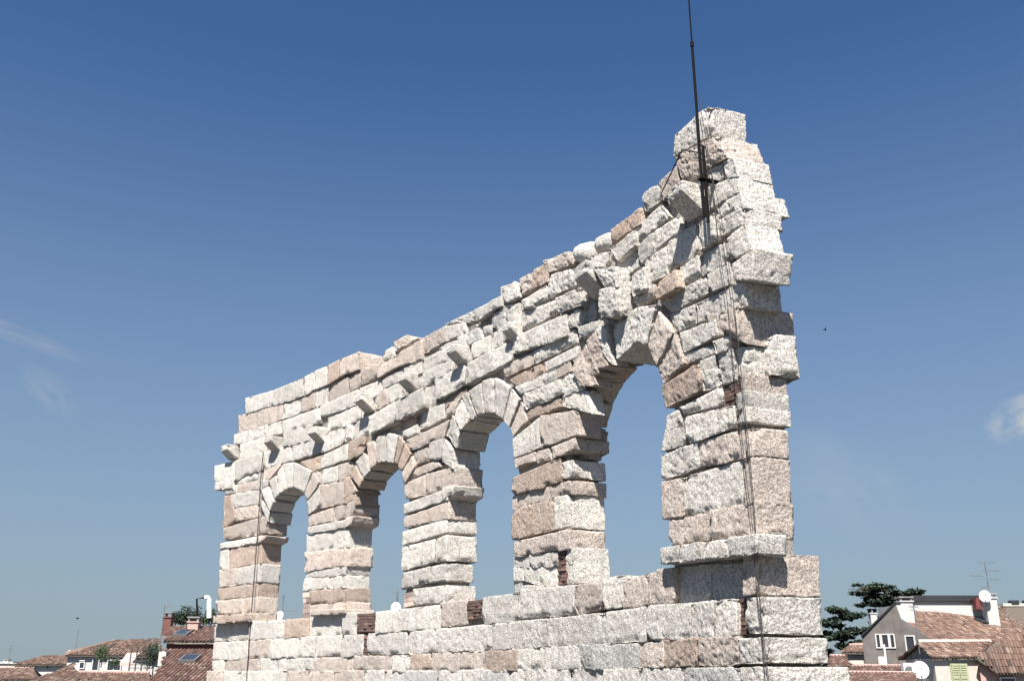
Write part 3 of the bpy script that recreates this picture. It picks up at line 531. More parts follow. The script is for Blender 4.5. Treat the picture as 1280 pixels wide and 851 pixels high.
# --- rubble and mortar core behind the joints
def core():
    top = np.array([(-.1, 8.6), (.62, 9.9), (8.6, 9.8), (9.67, 9.3), (10.44, 9.5), (13, 9.6), (17.63, 9.1), (20.75, 9.0), (22.64, 8.8), (23.57, 8.95), (25.0, 9.0), (25.3, 9.5), (26.3, 9.5), (26.4, 8.3), (26.75, 8.2)])
    c = .11; S = np.arange(.05, 26.72, c); Z = np.arange(-1.5, 9.9, c)
    ins = np.zeros((len(S), len(Z)), bool)
    ar = [(2.97, 5.9, 6.28), (9.2, 12.0, 6.22), (15.05, 18.08, 6.36), (21.7, 24.2, 6.1)]
    for i, s in enumerate(S):
        for j, z in enumerate(Z):
            ok = z+c < np.interp(s, top[:, 0], top[:, 1])-.12
            if z > 1.3:
                for k, (a, b_, zt_) in enumerate(ar):
                    a2 = R[k]-.1; b2 = BAY*(k+1)+.1
                    r = (b_-a)/2; m = (a+b_)/2; sp = zt_-r
                    if z < sp: ok &= not (a2 < s+c and s < b2)
                    else: ok &= math.hypot(s+c/2-m, z-sp) > r+(.34 if s < m else .2)
                    if k == 3 and z > 4.4: ok &= not (20.5 < s < 24.5 and z < 6.5)
                if s < .45: ok &= z > 6.6
                if s > 26.0 and 4.6 < z < 6.0: ok = False
            ins[i, j] = ok
    V = {}; vs = []; fs = []
    def vid(i, j, k):
        if (i, j, k) not in V: V[(i, j, k)] = len(vs); vs.append((.05+i*c, -1.5+j*c, k))
        return V[(i, j, k)]
    nI, nJ = ins.shape
    get = lambda i, j: 0 <= i < nI and 0 <= j < nJ and ins[i, j]
    for i in range(nI):
        for j in range(nJ):
            if not ins[i, j]: continue
            q4 = [(i, j), (i+1, j), (i+1, j+1), (i, j+1)]
            fs.append([vid(*p, 0) for p in q4]); fs.append([vid(*p, 1) for p in q4][::-1])
            for (di, dj, a, b_) in ((0, -1, 0, 1), (1, 0, 1, 2), (0, 1, 2, 3), (-1, 0, 3, 0)):
                if not get(i+di, j+dj): fs.append([vid(*q4[a], 0), vid(*q4[a], 1), vid(*q4[b_], 1), vid(*q4[b_], 0)])
    vs = np.array(vs, float); nn = np.where(vs[:, 2] < .5, -.11, -TK+.12); nn[(vs[:, 1] < 1.4) & (vs[:, 2] > .5)] = -1.05
    P = np.stack([vs[:, 0], vs[:, 1], nn], 1)
    P[:, 2] += .05*vnoise(P, .3, 991)+.035*vnoise(P, .14, 992); P[:, 0] += .03*vnoise(P, .2, 993); P[:, 1] += .03*vnoise(P, .2, 994)
    x, y, z = wp(P[:, 0], P[:, 2], P[:, 1]); vt = np.stack([x, y, z], 1); cc = vt.mean(0)
    link('rubble_core', mesh_from(vt-cc, fs, 'rubble_core'), 'core', ARC, cc)
core()
# ------------------------------------------------------------------ mast, stay and cables fixed to the ruin
s0, z0 = on_wall(880, 262, .3); mast = thing('lightning_mast', 'tall thin black metal mast clamped to the top of the ruin', 'mast', wp(s0, .3, z0))
zt = z0
while proj(*wp(s0, .3, zt))[1] > -110: zt += .05
zm = z0
while proj(*wp(s0, .3, zm))[1] > 56: zm += .02
MB().tube([wp(s0, .3, z0-.15), wp(s0, .3, zm)], .027, 8).build('pole', 'dark', mast); MB().tube([wp(s0, .3, zm), wp(s0, .3, zt)], .016, 8).build('upper_pole', 'dark', mast)
MB().tube([wp(s0, .3, zm-.06), wp(s0, .3, zm+.05)], .036, 8).build('coupling', 'dark', mast)
MB().tube([wp(s0+.02, .24, z0-.25), wp(s0+.02, .24, z0+1.3)], .03, 4).build('bracket_post', 'iron', mast)
for dz in (.6,): MB().obox(np.array(wp(s0-.06, -.15, z0+dz)), np.array(wp(s0+.06, -.15, z0+dz))-np.array(wp(s0-.06, -.15, z0+dz)), np.array(wp(s0-.06, .36, z0+dz))-np.array(wp(s0-.06, -.15, z0+dz)), (0, 0, .022)).build('clamp', 'iron', mast)
a = on_wall(*cpx('N', 440, 262), .2); b_ = on_wall(*cpx('N', 330, 478), .06)
tag(MB().tube([wp(s0, .26, z0+1.15), wp(a[0], .22, a[1]), wp(b_[0], .05, b_[1])], .013, 6).build('stay_rod', 'iron'), 'short slanting iron stay rod beside the mast at the wall top', 'rod')
def cable(px, r, label, n=.14, group=None):
    pts = []
    for i, p in enumerate(px): s, z = on_wall(*p, n); pts.append(wp(s, n+.015*random.uniform(-1, 1), z))
    return tag(MB().tube(pts, r, 5).build('cable', 'rope'), label, 'cable', group)
cable([(874, 120), (888, 210), (893, 258), (899, 310), (909, 380), (917, 470), (925, 530), (934, 600), (940, 660), (946, 730), (953, 800), (959, 870)], .0065, 'thin dark cable running from the mast down the end pier', .17)
cable([(880, 175), (899, 262), (909, 315), (920, 400), (928, 490), (936, 545), (943, 640), (946, 700), (952, 770), (959, 830), (965, 880)], .0065, 'second dark cable twisted beside the cable down the end pier', .19)
cable([(328.5, 566), (326, 600), (323, 650), (319, 710), (314, 770), (310, 820), (306, 875)], .02, 'straight grey conductor rod down the pier beside the smallest far arch', .13)
# ------------------------------------------------------------------ houses, trees and roof gear beyond the wall
def nrm(v): v = np.array(v, float); return v/np.linalg.norm(v)
def tiles(parent, poly, mat='tile', pitch=.21, row=.36, lift=.05, name='roof_tiles'):
    """rows of half-round clay tiles over a planar roof polygon; poly[0]->poly[1] is the eave"""
    P = [np.array(p, float) for p in poly]; e = nrm(P[1]-P[0]); n = nrm(np.cross(P[1]-P[0], P[-1]-P[0])); n = n if n[2] > 0 else -n
    u = np.cross(n, e); u = u if u[2] > 0 else -u
    uv = [((p-P[0])@e, (p-P[0])@u) for p in P]
    def inside(x, y):
        c = False
        for i in range(len(uv)):
            (x1, y1), (x2, y2) = uv[i], uv[i-1]
            if (y1 > y) != (y2 > y) and x < (x2-x1)*(y-y1)/(y2-y1)+x1: c = not c
        return c
    x0, x1 = min(a for a, _ in uv), max(a for a, _ in uv); y0, y1 = min(b for _, b in uv), max(b for _, b in uv)
    V = []; Fc = []; T = []
    for j in range(int((y1-y0)/row)+1):
        for i in range(int((x1-x0)/pitch)+1):
            xa = x0+i*pitch; ya = y0+j*row
            if not inside(xa+pitch/2, min(ya+row/2, y1-.02)): continue
            tone = min(1, max(0, random.gauss(.5, .3))); jx = random.uniform(-.012, .012); jy = random.uniform(-.03, .02); b = len(V); r = pitch*.37
            for (yy, hgt) in ((ya-.05+jy, lift+.03), (ya+row, lift)):
                for k in range(5):
                    a = pi*k/4; V.append(P[0]+e*(xa+pitch/2+jx-r*cos(a))+u*yy+n*(hgt+r*1.05*sin(a)-.03)); T.append(tone)
            for k in range(4): Fc.append((b+k, b+k+1, b+6+k, b+5+k))
            Fc.append((b, b+1, b+2, b+3, b+4))
    V = np.array(V); c = V.mean(0); me = mesh_from(V-c, Fc, name); at_ = me.attributes.new('tone', 'FLOAT', 'POINT'); at_.data.foreach_set('value', np.array(T, np.float32))
    return tag(link(name, me, mat, parent, c), kind='stuff')
def roof(parent, poly, mat='tile', th=.12, **k):
    b = MB(); b.poly([np.array(p)-np.array((0, 0, .01)) for p in poly], dz=th); r = b.build('roof', 'slab' if False else 'wood', parent); tiles(r, poly, mat, **k); return r
def body(parent, tops, mat, name='wall', down=0.):
    return MB().poly(tops, down=down).build(name, mat, parent)
def window(parent, p0, p1, h, out, mat='frame', panes=1, shutter=None, deep=.06):
    """opening from bottom-left p0 to bottom-right p1, height h, outward normal out"""
    p0, p1, o = np.array(p0, float), np.array(p1, float), nrm(out); e = p1-p0; wd = np.linalg.norm(e); e = e/wd; up = np.array((0, 0, 1.)); t = .07
    f = MB()
    for (a, w_, z, hh) in ((-t, wd+2*t, -t, t), (-t, wd+2*t, h, t), (-t, t, 0, h), (wd, t, 0, h)): f.obox(p0+e*a+up*z-o*.05, e*w_, o*(deep+.05), up*hh)
    for k in range(1, panes): f.obox(p0+e*(wd*k/panes-.05)-o*.05, e*.1, o*(deep+.04), up*h)
    fr = f.build('window', mat, parent)
    MB().obox(p0-o*.03, e*wd, o*.045, up*h).build('pane', 'glass', fr)
    if shutter:
        for k in (0, 1):
            a = p0+e*(wd*(.02+.5*k))+o*.03; sh = MB().obox(a, e*wd*.05, o*.06, up*h).obox(a+e*wd*.41, e*wd*.05, o*.06, up*h)
            for z in (0, h*.48, h*.95): sh.obox(a+up*z, e*wd*.46, o*.055, up*h*.05)
            so_ = sh.build('shutter', shutter, parent); n = 10
            for i in range(n): MB().obox(a+e*wd*.05+up*(h*.06+i*h*.088)+o*.01, e*wd*.36, o*.035+up*.02, up*h*.06).build('slat', shutter, so_)
    return fr
def chimney(parent, c, w_, d, z0, z1, mat, cap='tile'):
    x, y = c; ch = MB().box((x-w_/2, y-d/2, z0), (x+w_/2, y+d/2, z1)).box((x-w_*.6, y-d*.6, z1), (x+w_*.6, y+d*.6, z1+.08)).build('chimney', mat, parent)
    b = MB()
    for sx in (-1, 1):
        for sy in (-1, 1): b.box((x+sx*w_*.42-.05, y+sy*d*.42-.05, z1+.08), (x+sx*w_*.42+.05, y+sy*d*.42+.05, z1+.28))
    b.poly([(x-w_*.6, y-d*.6, z1+.36), (x+w_*.6, y-d*.6, z1+.36), (x+w_*.6, y+d*.6, z1+.36), (x-w_*.6, y+d*.6, z1+.36)], dz=.08); b.build('chimney_cap', 'greyrender' if cap == 'tile' else cap, ch); return ch
def dish(p, r, label, face=(-.2, -1, .25), pole=1., group=None):
    p = np.array(p, float); d = nrm(face); u = nrm(np.cross(d, (0, 0, 1))); v = np.cross(u, d); t = thing('satellite_dish', label, 'satellite dish', p-np.array((0, 0, pole)), group)
    V = []; Fc = []; n = 20; R_ = (0.02, .35, .7, 1.)
    for side in (0, 1):
        for q in R_:
            for k in range(n): V.append(p+u*r*q*cos(2*pi*k/n)+v*r*1.08*q*sin(2*pi*k/n)+d*(r*.28*q*q-.025*side))
    m = len(R_)*n
    for i in range(len(R_)-1):
        for k in range(n):
            a, b = i*n+k, i*n+(k+1) % n; Fc += [(a, b, b+n, a+n), (m+a+n, m+b+n, m+b, m+a)]
    for k in range(n): a, b = (len(R_)-1)*n+k, (len(R_)-1)*n+(k+1) % n; Fc.append((a, b, m+b, m+a))
    Fc += [tuple(range(n)), tuple(m+k for k in range(n-1, -1, -1))]
    MB().add(V, Fc).build('reflector', 'dish', t, True); MB().tube([p-v*r, p-v*r*.8+d*r*.9, p+d*r*1.05], .018, 5).tube([p+d*r*.95, p+d*r*1.2], .05, 6).build('feed_arm', 'steel', t); MB().tube([p-np.array((0, 0, pole)), p-d*.05], .03, 6).build('pole', 'steel', t); return t
def antenna(base, h, booms, label, group=None):
    """booms: (height fraction, half length to the left, to the right, element count)"""
    base = np.array(base, float); t = thing('tv_antenna', label, 'antenna', base, group); MB().tube([base, base+np.array((0, 0, h))], .028, 6).build('mast', 'steel', t)
    for (f, l, r_, n) in booms:
        c = base+np.array((0, 0, h*f)); b = MB().tube([c-np.array((l, 0, 0)), c+np.array((r_, 0, 0))], .02, 5)
        for i in range(n):
            q = c+np.array((-l+(l+r_)*(i+.5)/n, 0, 0)); b.tube([q-np.array((0, .35, .1)), q+np.array((0, .35, .1))], .012, 4)
        b.build('boom', 'steel', t)
    return t
def leaves(parent, blobs, mat, n, size, name='crown', flat=.5):
    V = []; Fc = []; T = []; tot = sum(b[3]*b[4]*b[5] for b in blobs)
    for (x, y, z, rx, ry, rz) in blobs:
        tone0 = random.uniform(-.2, .2)
        for _ in range(int(n*rx*ry*rz/tot)+8):
            d = np.array([random.gauss(0, 1) for _ in range(3)]); d = nrm(d)*random.random()**.45; p = np.array((x, y, z))+d*np.array((rx, ry, rz))
            a = np.array([random.gauss(0, 1) for _ in range(3)])*np.array((1, 1, flat)); a = nrm(a)*size*random.uniform(.6, 1.3); b = np.array([random.gauss(0, 1) for _ in range(3)])*np.array((1, 1, flat)); b = nrm(b)*size*.5
            k = len(V); V += [p, p+a*.5+b, p+a, p+a*.5-b]; Fc.append((k, k+1, k+2, k+3)); T += [min(1, max(0, random.gauss(.5, .2)+tone0))]*4
    V = np.array(V); c = V.mean(0); me = mesh_from(V-c, Fc, name); q = me.attributes.new('tone', 'FLOAT', 'POINT'); q.data.foreach_set('value', np.array(T, np.float32)); return link(name, me, mat, parent, c)
def cedar(px, py_top, Y, label, layers, seed, n=5200):
    """layers: (dx px, dy px below top, half width px, half height px)"""
    random.seed(seed); t0 = at(px, py_top, Y); base = (t0[0], Y, 0); t = thing('cedar_tree', label, 'tree', base); k = Y/F/CT*1.0
    MB().tube([base, (t0[0]+.15, Y, t0[2]*.5), (t0[0], Y, t0[2]-.6)], [.45, .32, .10], 8).build('trunk', 'bark', t); blobs = []; lim = MB()
    for (dx, dy, hw, hh) in layers:
        c = np.array((t0[0]+dx*k, Y, t0[2]-dy*k)); W = hw*k; Hh = hh*k; m = max(4, int(W/.45))
        for i in range(m*2):
            q = c+np.array((random.uniform(-1, 1)*W, random.uniform(-1, 1)*W*.8, random.uniform(-.6, .6)*Hh)); fall = 1-.35*abs(q[0]-c[0])/W; blobs.append((*q, random.uniform(.45, .8), random.uniform(.45, .8), Hh*.55*fall))
        for i in range(5):
            q = c+np.array((random.uniform(-.9, .9)*W, random.uniform(-.6, .6)*W, -.2*Hh)); lim.tube([(t0[0], Y, c[2]-Hh*.9), (t0[0]*.5+q[0]*.5, (Y+q[1])/2, q[2]-.1), q], [.10, .06, .02], 5)
    lim.build('limbs', 'bark', t); leaves(t, blobs, 'needle', n, .26, flat=.35); return t
def bush(p, r, label, group=None, n=700, mat='leaf', hz=1.3):
    p = np.array(p, float); t = thing('potted_shrub', label, 'shrub', p, group); MB().tube([p, p+np.array((0, 0, r*1.2))], [.05, .02], 5).build('stem', 'bark', t)
    leaves(t, [(p[0]+random.uniform(-.5, .5)*r, p[1]+random.uniform(-.4, .4)*r, p[2]+r*random.uniform(.5, hz*1.3), r*.6, r*.6, r*.6) for _ in range(6)], mat, n, .13, 'foliage', 1); return t
random.seed(11)
# ---- right: small front house with green shutters
A_, B_, C_ = at(1167, 822, 56), at(1132, 822, 60.5), at(1221.5, 821, 57); ridL, ridR = at(1151.8, 803.5, 58.2), at(1238, 803.5, 60)
hs = thing('shuttered_house', 'small white house with pale green shutters under a clay tile roof', 'house', (A_[0], 57, 0))
zb = A_[2]-.02; back = at(1262, 815, 63); ev = np.array((0, 0, .08))
body(hs, [(A_[0], A_[1], zb), (C_[0], C_[1], zb), (back[0], back[1], zb), (B_[0], B_[1], zb)], 'cream')
MB().add([A_, (ridL[0], ridL[1], ridL[2]-.12), B_, A_+np.array((.25, .1, 0)), (ridL[0]+.25, ridL[1]+.1, ridL[2]-.12), B_+np.array((.25, .1, 0)), (A_[0], A_[1], 10), (B_[0], B_[1], 10), (A_[0]+.25, A_[1]+.1, 10), (B_[0]+.25, B_[1]+.1, 10)],
         [(0, 1, 2, 7, 6), (8, 9, 5, 4, 3), (0, 3, 4, 1), (1, 4, 5, 2), (6, 8, 3, 0), (2, 5, 9, 7)]).build('gable_wall', 'greyrender', hs)
eL = at(1165.5, 822, 55.75); eR = at(1222, 821, 56.75); roof(hs, [eL, eR, ridR, ridL+np.array((-.25, 0, 0))]); roof(hs, [back+ev, B_+np.array((-.3, .4, 0)), ridL+np.array((-.25, 0, 0)), ridR], mat='tile')
MB().tube([ridL+np.array((-.25, 0, .08)), ridR+np.array((0, 0, .08))], .13, 8).build('ridge', 'cream', hs)
wL, wR = at(1190.5, 848, 56.35), at(1209.5, 848, 56.7); fn = (-.25, -1, 0); zt_ = at(1200, 830, 56.5)[2]
window(hs, (wL[0], wL[1]-.02, zt_-1.35), (wR[0], wR[1]-.02, zt_-1.35), 1.35, (0.06, -1, 0), 'shutter', shutter='shutter')
w0, w1 = at(1222, 821, 56.6), at(1248, 838, 56.9); w2 = at(1285, 838, 60.5)
MB().poly([w0-ev, w1-ev, at(1290, 838, 57.4), at(1290, 838, 61), at(1236, 805.5, 60)], down=8).build('wing_wall', 'pinkplaster', hs)
roof(hs, [at(1247, 839.5, 56.3), at(1300, 840, 57.1), at(1291, 804, 61.5), ridR, at(1221, 821, 56.2)][:5])
wq = at(1247, 848, 56.9); window(hs, (at(1251, 850, 56.75)[0], 56.75, w1[2]-1.5), (at(1268, 850, 56.95)[0], 56.95, w1[2]-1.5), 1.1, (0.06, -1, 0), 'frame')
dp = at(1150.4, 837.5, 55.6); dish(dp, .44, 'large white satellite dish on the grey gable of the shuttered house', pole=.9)
p_ = at(1136, 838, 56.6); ac = thing('air_conditioner', 'white air conditioning unit beside the large satellite dish', 'air conditioner', p_-np.array((0, 0, .4)))
MB().box((p_[0]-.33, p_[1]-.2, p_[2]-.42), (p_[0]+.33, p_[1]+.2, p_[2]+.42)).build('casing', 'dish', ac); MB().tube([(p_[0]-.05, p_[1]-.2, p_[2]), (p_[0]-.05, p_[1]-.23, p_[2])], .26, 16).build('fan_grille', 'steel', ac); MB().box((p_[0]-.4, p_[1]-.25, p_[2]-.5), (p_[0]+.4, p_[1]+.25, p_[2]-.44)).build('shelf', 'dark', ac)
b_ = at(1150, 818, 57.9); antenna((b_[0], b_[1], b_[2]-.3), 3.05, [(.97, .25, .25, 3), (.9, .15, .15, 2)], 'thin whip antenna on the gable peak of the shuttered house')
# ---- right: big house behind with taupe gable, long tile roof and white attic band
hb = thing('taupe_house', 'large house with taupe plaster gable, long clay tile roof and white attic band', 'house', (at(1180, 830, 70)[0], 70, 0))
g0, g2 = at(1077.5, 796, 70), at(1171, 803, 66)
gn = nrm(np.cross((g2-g0)*np.array((1, 1, 0)), (0, 0, 1))); gn = gn if gn[1] < 0 else -gn
def gp(px, py):   # point on the gable plane
    d = dirpx(px, py); o = np.array((0, 0, EYE)); tt = ((g0-o)@gn)/(d@gn); return o+d*tt
g1, gm = gp(1118.5, 754), gp(1125, 772)
MB().add([g0, g1, gm, g2, (g0[0], g0[1], 6), (g2[0], g2[1], 6)]+[v+np.array((2.9, 6, 0)) for v in (g0, g1, gm, g2, np.array((g0[0], g0[1], 6)), np.array((g2[0], g2[1], 6)))],
         [(0, 1, 2, 3, 5, 4), (10, 11, 9, 8, 7, 6), (0, 6, 7, 1), (1, 7, 8, 2), (2, 8, 9, 3), (3, 9, 11, 5), (5, 11, 10, 4), (4, 10, 6, 0)]).build('gable_wall', 'taupe', hb)
MB().hexa([g0+np.array((-.1, -.1, 0)), g1+np.array((0, -.1, 0)), g1+np.array((2.9, 6, 0)), g0+np.array((2.9, 6, 0)), g0+np.array((-.1, -.1, .14)), g1+np.array((0, -.1, .14)), g1+np.array((2.9, 6, .14)), g0+np.array((2.9, 6, .14))]).build('verge', 'slab', hb)
for (xa, xb) in ((1097.2, 1101.2), (1104.2, 1111.6), (1114.6, 1119)):
    a, b = gp(xa, 808.5), gp(xb, 808.5); window(hb, a, b, abs(gp(xa, 793)[2]-a[2]), gn, 'frame')
a, b = gp(1134.5, 813), gp(1144.5, 813); window(hb, a, b, abs(gp(1134, 795)[2]-a[2]), gn, 'frame'); MB().obox(gp(1127, 850)-gn*.02, (gp(1128.3, 850)-gp(1127, 850)), gn*.1, (0, 0, gp(1127, 770)[2]-gp(1127, 850)[2])).build('downpipe', 'taupe', hb)
rl, rr = at(1142, 764, 73), at(1250, 762, 74); el, er = at(1172, 805.5, 66), at(1310, 806, 69); vl = at(1126, 775, 72)
def planept(p0, p1, p2, px, py):
    n_ = nrm(np.cross(p1-p0, p2-p0)); d = dirpx(px, py); o = np.array((0, 0, EYE)); return o+d*(((p0-o)@n_)/(d@n_))
roof(hb, [planept(el, er, rl, *q) for q in ((1172, 805.5), (1312, 806), (1300, 797), (1248, 770), (1246, 763), (1142, 764.5), (1126, 774))])
body(hb, [(el[0]+.3, el[1]+.5, el[2]-.1), (er[0], er[1]+.5, er[2]-.1), (er[0], 76, er[2]-.1), (rl[0], 76, el[2]-.1)], 'cream', 'front_wall')
s0_, s1_ = at(1141, 765, 73.6), at(1226, 764, 74.4); top_ = at(1180, 752, 74)[2]
MB().box((s0_[0], 73.4, s0_[2]-1.5), (s1_[0], 76, top_)).build('attic_wall', 'white', hb); MB().box((s0_[0]-.1, 73.2, top_+.003), (s1_[0]+.15, 76.3, top_+.42)).build('attic_roof', 'slab', hb)
MB().box((at(1118.8, 830, 70)[0], 68.6, g1[2]-1.0), (at(1126, 830, 70)[0], 72, g1[2]-.05)).build('parapet', 'white', hb)
c_ = at(1134, 770, 70); chimney(hb, (c_[0], 70.2), .85, .8, c_[2]-1.2, at(1134, 752, 70)[2], 'white'); c_ = at(1239, 770, 72.2); chimney(hb, (c_[0], 72.2), .8, .75, c_[2]-1.6, at(1239, 748, 72.2)[2], 'white', 'greyrender')
c_ = at(1091.5, 775, 71.5); chimney(hb, (c_[0], 71.5), .45, .45, c_[2]-.8, at(1091, 767, 71.5)[2], 'white', 'dark')
p_ = at(1224, 752, 72.9); tag(MB().box((p_[0]-.4, 72.6, p_[2]-.5), (p_[0]+.4, 73.1, p_[2]+.2)).box((p_[0]-.3, 72.65, p_[2]+.2), (p_[0]+.3, 73.05, p_[2]+.3)).box((p_[0]-.45, 72.62, p_[2]-.55), (p_[0]+.45, 73.08, p_[2]-.5)).build('utility_box', 'red', hb))
dish(at(1231.2, 745.5, 71.6), .40, 'white satellite dish tied to the chimney of the taupe house', (-.35, -1, .25), .7)
b_ = at(1238.5, 752, 72); antenna((b_[0], 72, b_[2]-.2), 3.1, [(.97, .5, .75, 7), (.78, .1, 1.0, 7), (.66, 1.2, -.35, 5), (.58, .15, .9, 5), (.4, .5, .1, 4)], 'tall tv antenna with several booms on the taupe house chimney')
k0, k1 = at(1229, 780.5, 70.3), at(1241, 780.5, 70.5); rn = nrm(np.cross(er-el, rl-el)); rn = rn if rn[2] > 0 else -rn; ru = nrm(np.cross(rn, nrm(er-el))); ru = ru if ru[2] > 0 else -ru
def roofpt(px, py):
    d = dirpx(px, py); o = np.array((0, 0, EYE)); return o+d*(((el-o)@rn)/(d@rn))
a = roofpt(1228.5, 781); b = roofpt(1243, 781.5); sk = MB().obox(a+rn*.02, b-a, ru*.9, rn*.2).build('skylight', 'slab', hb); MB().obox(a+rn*.225+(b-a)*.08+ru*.07, (b-a)*.84, ru*.76, rn*.012).build('pane', 'glass', sk)
a = at(1255, 757.5, 78); far = thing('pink_house', 'pink plaster house top with dark openings behind the tiled roofs', 'house', (a[0]+1.5, 78, 0))
MB().box((a[0], 78, 0), (a[0]+6, 84, a[2])).build('wall', 'pinkplaster', far); MB().box((a[0]-.15, 77.8, a[2]+.003), (a[0]+6.2, 84, a[2]+.22)).build('cornice', 'cream', far)
for k in range(3): MB().box((a[0]+.5+k*1.1, 77.7, a[2]+.22), (a[0]+1.1+k*1.1, 78.3, a[2]+.45)).build('roof_block', 'slab', far)
roof(far, [at(1246, 772, 76), at(1310, 800, 74), at(1310, 757.5, 77.6), at(1247, 758.5, 77.6)])
# solar panel, low strips and small roofs at the foot
a = at(1262, 818, 62); lh = thing('annex_house', 'low annex with a pale wall and dark solar panel beside the tiled wing', 'house', (a[0]+2, 63, 0))
MB().box((at(1242, 830, 63)[0], 63.5, 0), (at(1242, 830, 63)[0]+6, 66, at(1260, 812, 63)[2])).build('wall', 'white', lh); roof(lh, [at(1250, 816, 62.6), at(1310, 816, 62.6), at(1310, 810.5, 63.4), at(1247, 810.5, 63.4)])
a, b = at(1266, 829, 61.6), at(1300, 832, 61.6); tag(MB().obox(a, b-a, (0, .9, .55), (0, -.03, .05)).build('solar_panel', 'solar', lh))
def lowhouse(label, pts, mat, wall='cream', wtops=None):
    e0, e1, r1, r0 = pts; h = thing('tiled_house', label, 'house', ((e0[0]+e1[0])/2, (e0[1]+r0[1])/2, 0)); i = np.array((0, .3, -.14))
    body(h, [e0+i, e1+i, np.array((r1[0], r1[1], e1[2]-.14)), np.array((r0[0], r0[1], e0[2]-.14))], wall); roof(h, pts, mat)
    d = np.array((0, 4, -1.3)); roof(h, [r1+d, r0+d, r0+np.array((0, .1, 0)), r1+np.array((0, .1, 0))], mat); MB().tube([r0+np.array((0, .05, .06)), r1+np.array((0, .05, .06))], .13, 8).build('ridge', 'pinkplaster', h); return h
lowhouse('low red tiled roof at the foot of the taupe gable', [at(1034, 853, 50), at(1146, 853, 50), at(1142, 843, 54), at(1036, 842, 54)], 'redtile')
h_ = lowhouse('narrow tiled roof with a pale ridge wall under the air conditioner', [at(1062, 846, 60), at(1130, 846, 60), at(1128, 834, 63), at(1060, 833, 63)], 'redtile'); lowhouse('red tiled roof close behind the end of the ruin', [at(1036, 834, 56), at(1064, 833, 56), at(1058, 822, 59), at(1038, 821, 59)], 'redtile')
lowhouse('small tiled house under the dark cedar trees', [at(1052, 815, 75), at(1080, 815, 75), at(1080, 806, 78), at(1062, 807, 78)], 'tile')
p_ = gp(1105, 826); ac = thing('air_conditioner', 'white air conditioning unit with a pipe on the taupe gable', 'air conditioner', p_); MB().obox(p_+gn*.05+np.array((-.2, 0, -.3)), (.42, .08, 0), gn*.25, (0, 0, .6)).build('casing', 'dish', ac); q_ = gp(1110, 836); MB().tube([q_+gn*.15, q_+gn*.15+np.array((0, 0, 1.6))], .07, 8).build('pipe', 'dish', ac)
# trees on the right
cedar(1106, 729, 92, 'wide flat topped dark cedar rising behind the taupe house', [(-22, 5, 22, 4), (-14, 13, 26, 6), (10, 10, 24, 6), (25, 11, 22, 4), (-4, 21, 26, 6), (12, 26, 14, 6), (0, 40, 24, 8), (5, 60, 30, 10)], 5, 17000)
cedar(1048, 758, 84, 'layered dark cedar standing right beside the end of the ruin', [(0, 3, 9, 4), (6, 10, 14, 5), (-4, 18, 14, 5), (10, 28, 20, 5), (-6, 32, 16, 6), (12, 42, 24, 7), (0, 52, 26, 8), (6, 64, 28, 9), (0, 80, 28, 10)], 9, 19000)
random.seed(23)
# ---- left: houses
hw = thing('white_house', 'white house with a dark hipped tile roof and roof terrace', 'house', (at(120, 830, 100)[0], 103, 0)); e0, e1, ap, ap2 = at(82, 818.5, 99.6), at(206, 820, 99.8), at(144, 800, 104), at(199, 803.5, 105)
body(hw, [at(85, 818.5, 100), at(160, 819, 100), at(206, 819, 100.5), at(206, 812, 108), at(86, 812, 108)], 'white'); roof(hw, [e0, at(160, 819, 99.7), ap, at(143, 800, 104.2)], pitch=.26); roof(hw, [at(160, 819, 99.7), e1, ap2, ap], pitch=.26); roof(hw, [at(84, 815, 108), e0, ap], pitch=.26)
for (xa, xb, ya, yb) in ((99.5, 104.5, 834.5, 827.5), (100.5, 105.5, 824.5, 823)): a, b = at(xa, ya, 99.9), at(xb, ya, 99.9); window(hw, a, b, at(xa, yb, 99.9)[2]-a[2], (0, -1, 0), 'frame')
a, b = at(115, 837, 99.9), at(122, 837, 99.9); window(hw, a, b, 1.0, (0, -1, 0), 'frame'); a, b = at(134, 837, 99.9), at(150, 837, 99.9); window(hw, a, b, .9, (0, -1, 0), 'frame', panes=2)
f_ = thing('cream_house', 'far low house with a brown tile roof and pale walls', 'house', (at(50, 830, 125)[0], 128, 0)); body(f_, [at(16, 830, 125), at(86, 830, 125), at(86, 828, 131), at(16, 828, 131)], 'white'); roof(f_, [at(15, 830.5, 124.5), at(88, 830, 124.5), at(85, 819.5, 129), at(54, 819.5, 129)], pitch=.3)
for (xa, xb) in ((37, 46), (27, 31), (58, 61)): a, b = at(xa, 835.5, 124.9), at(xb, 835.5, 124.9); window(f_, a, b, .55, (0, -1, 0), 'frame')
f2 = thing('grey_house', 'far grey house edge with a flat parapet', 'house', (at(6, 830, 135)[0], 136, 0)); MB().box((at(-30, 830, 135)[0], 135, 0), (at(15, 830, 135)[0], 141, at(5, 829, 135)[2])).build('wall', 'cream', f2); MB().box((at(-30, 830, 135)[0]-.2, 134.8, at(5, 829, 135)[2]+.003), (at(15, 830, 135)[0]+.2, 141.2, at(5, 828, 135)[2]+.15)).build('parapet', 'white', f2); chimney(f2, (at(8, 830, 136)[0], 136), .6, .6, at(5, 829, 136)[2], at(5, 826.5, 136)[2], 'cream')
b_ = at(10, 832, 130); antenna(b_, 2.6, [(.98, .3, .3, 4), (.8, .2, .2, 3)], 'thin antenna above the far grey house'); b_ = at(94, 816, 104); antenna(b_, 2.3, [(.95, .25, .25, 3)], 'thin antenna on the hipped roof of the white house')
lowhouse('long tiled roof in front of the white house', [at(88, 862, 66), at(192, 863, 66), at(186, 842, 71), at(98, 841, 71)], 'tile')
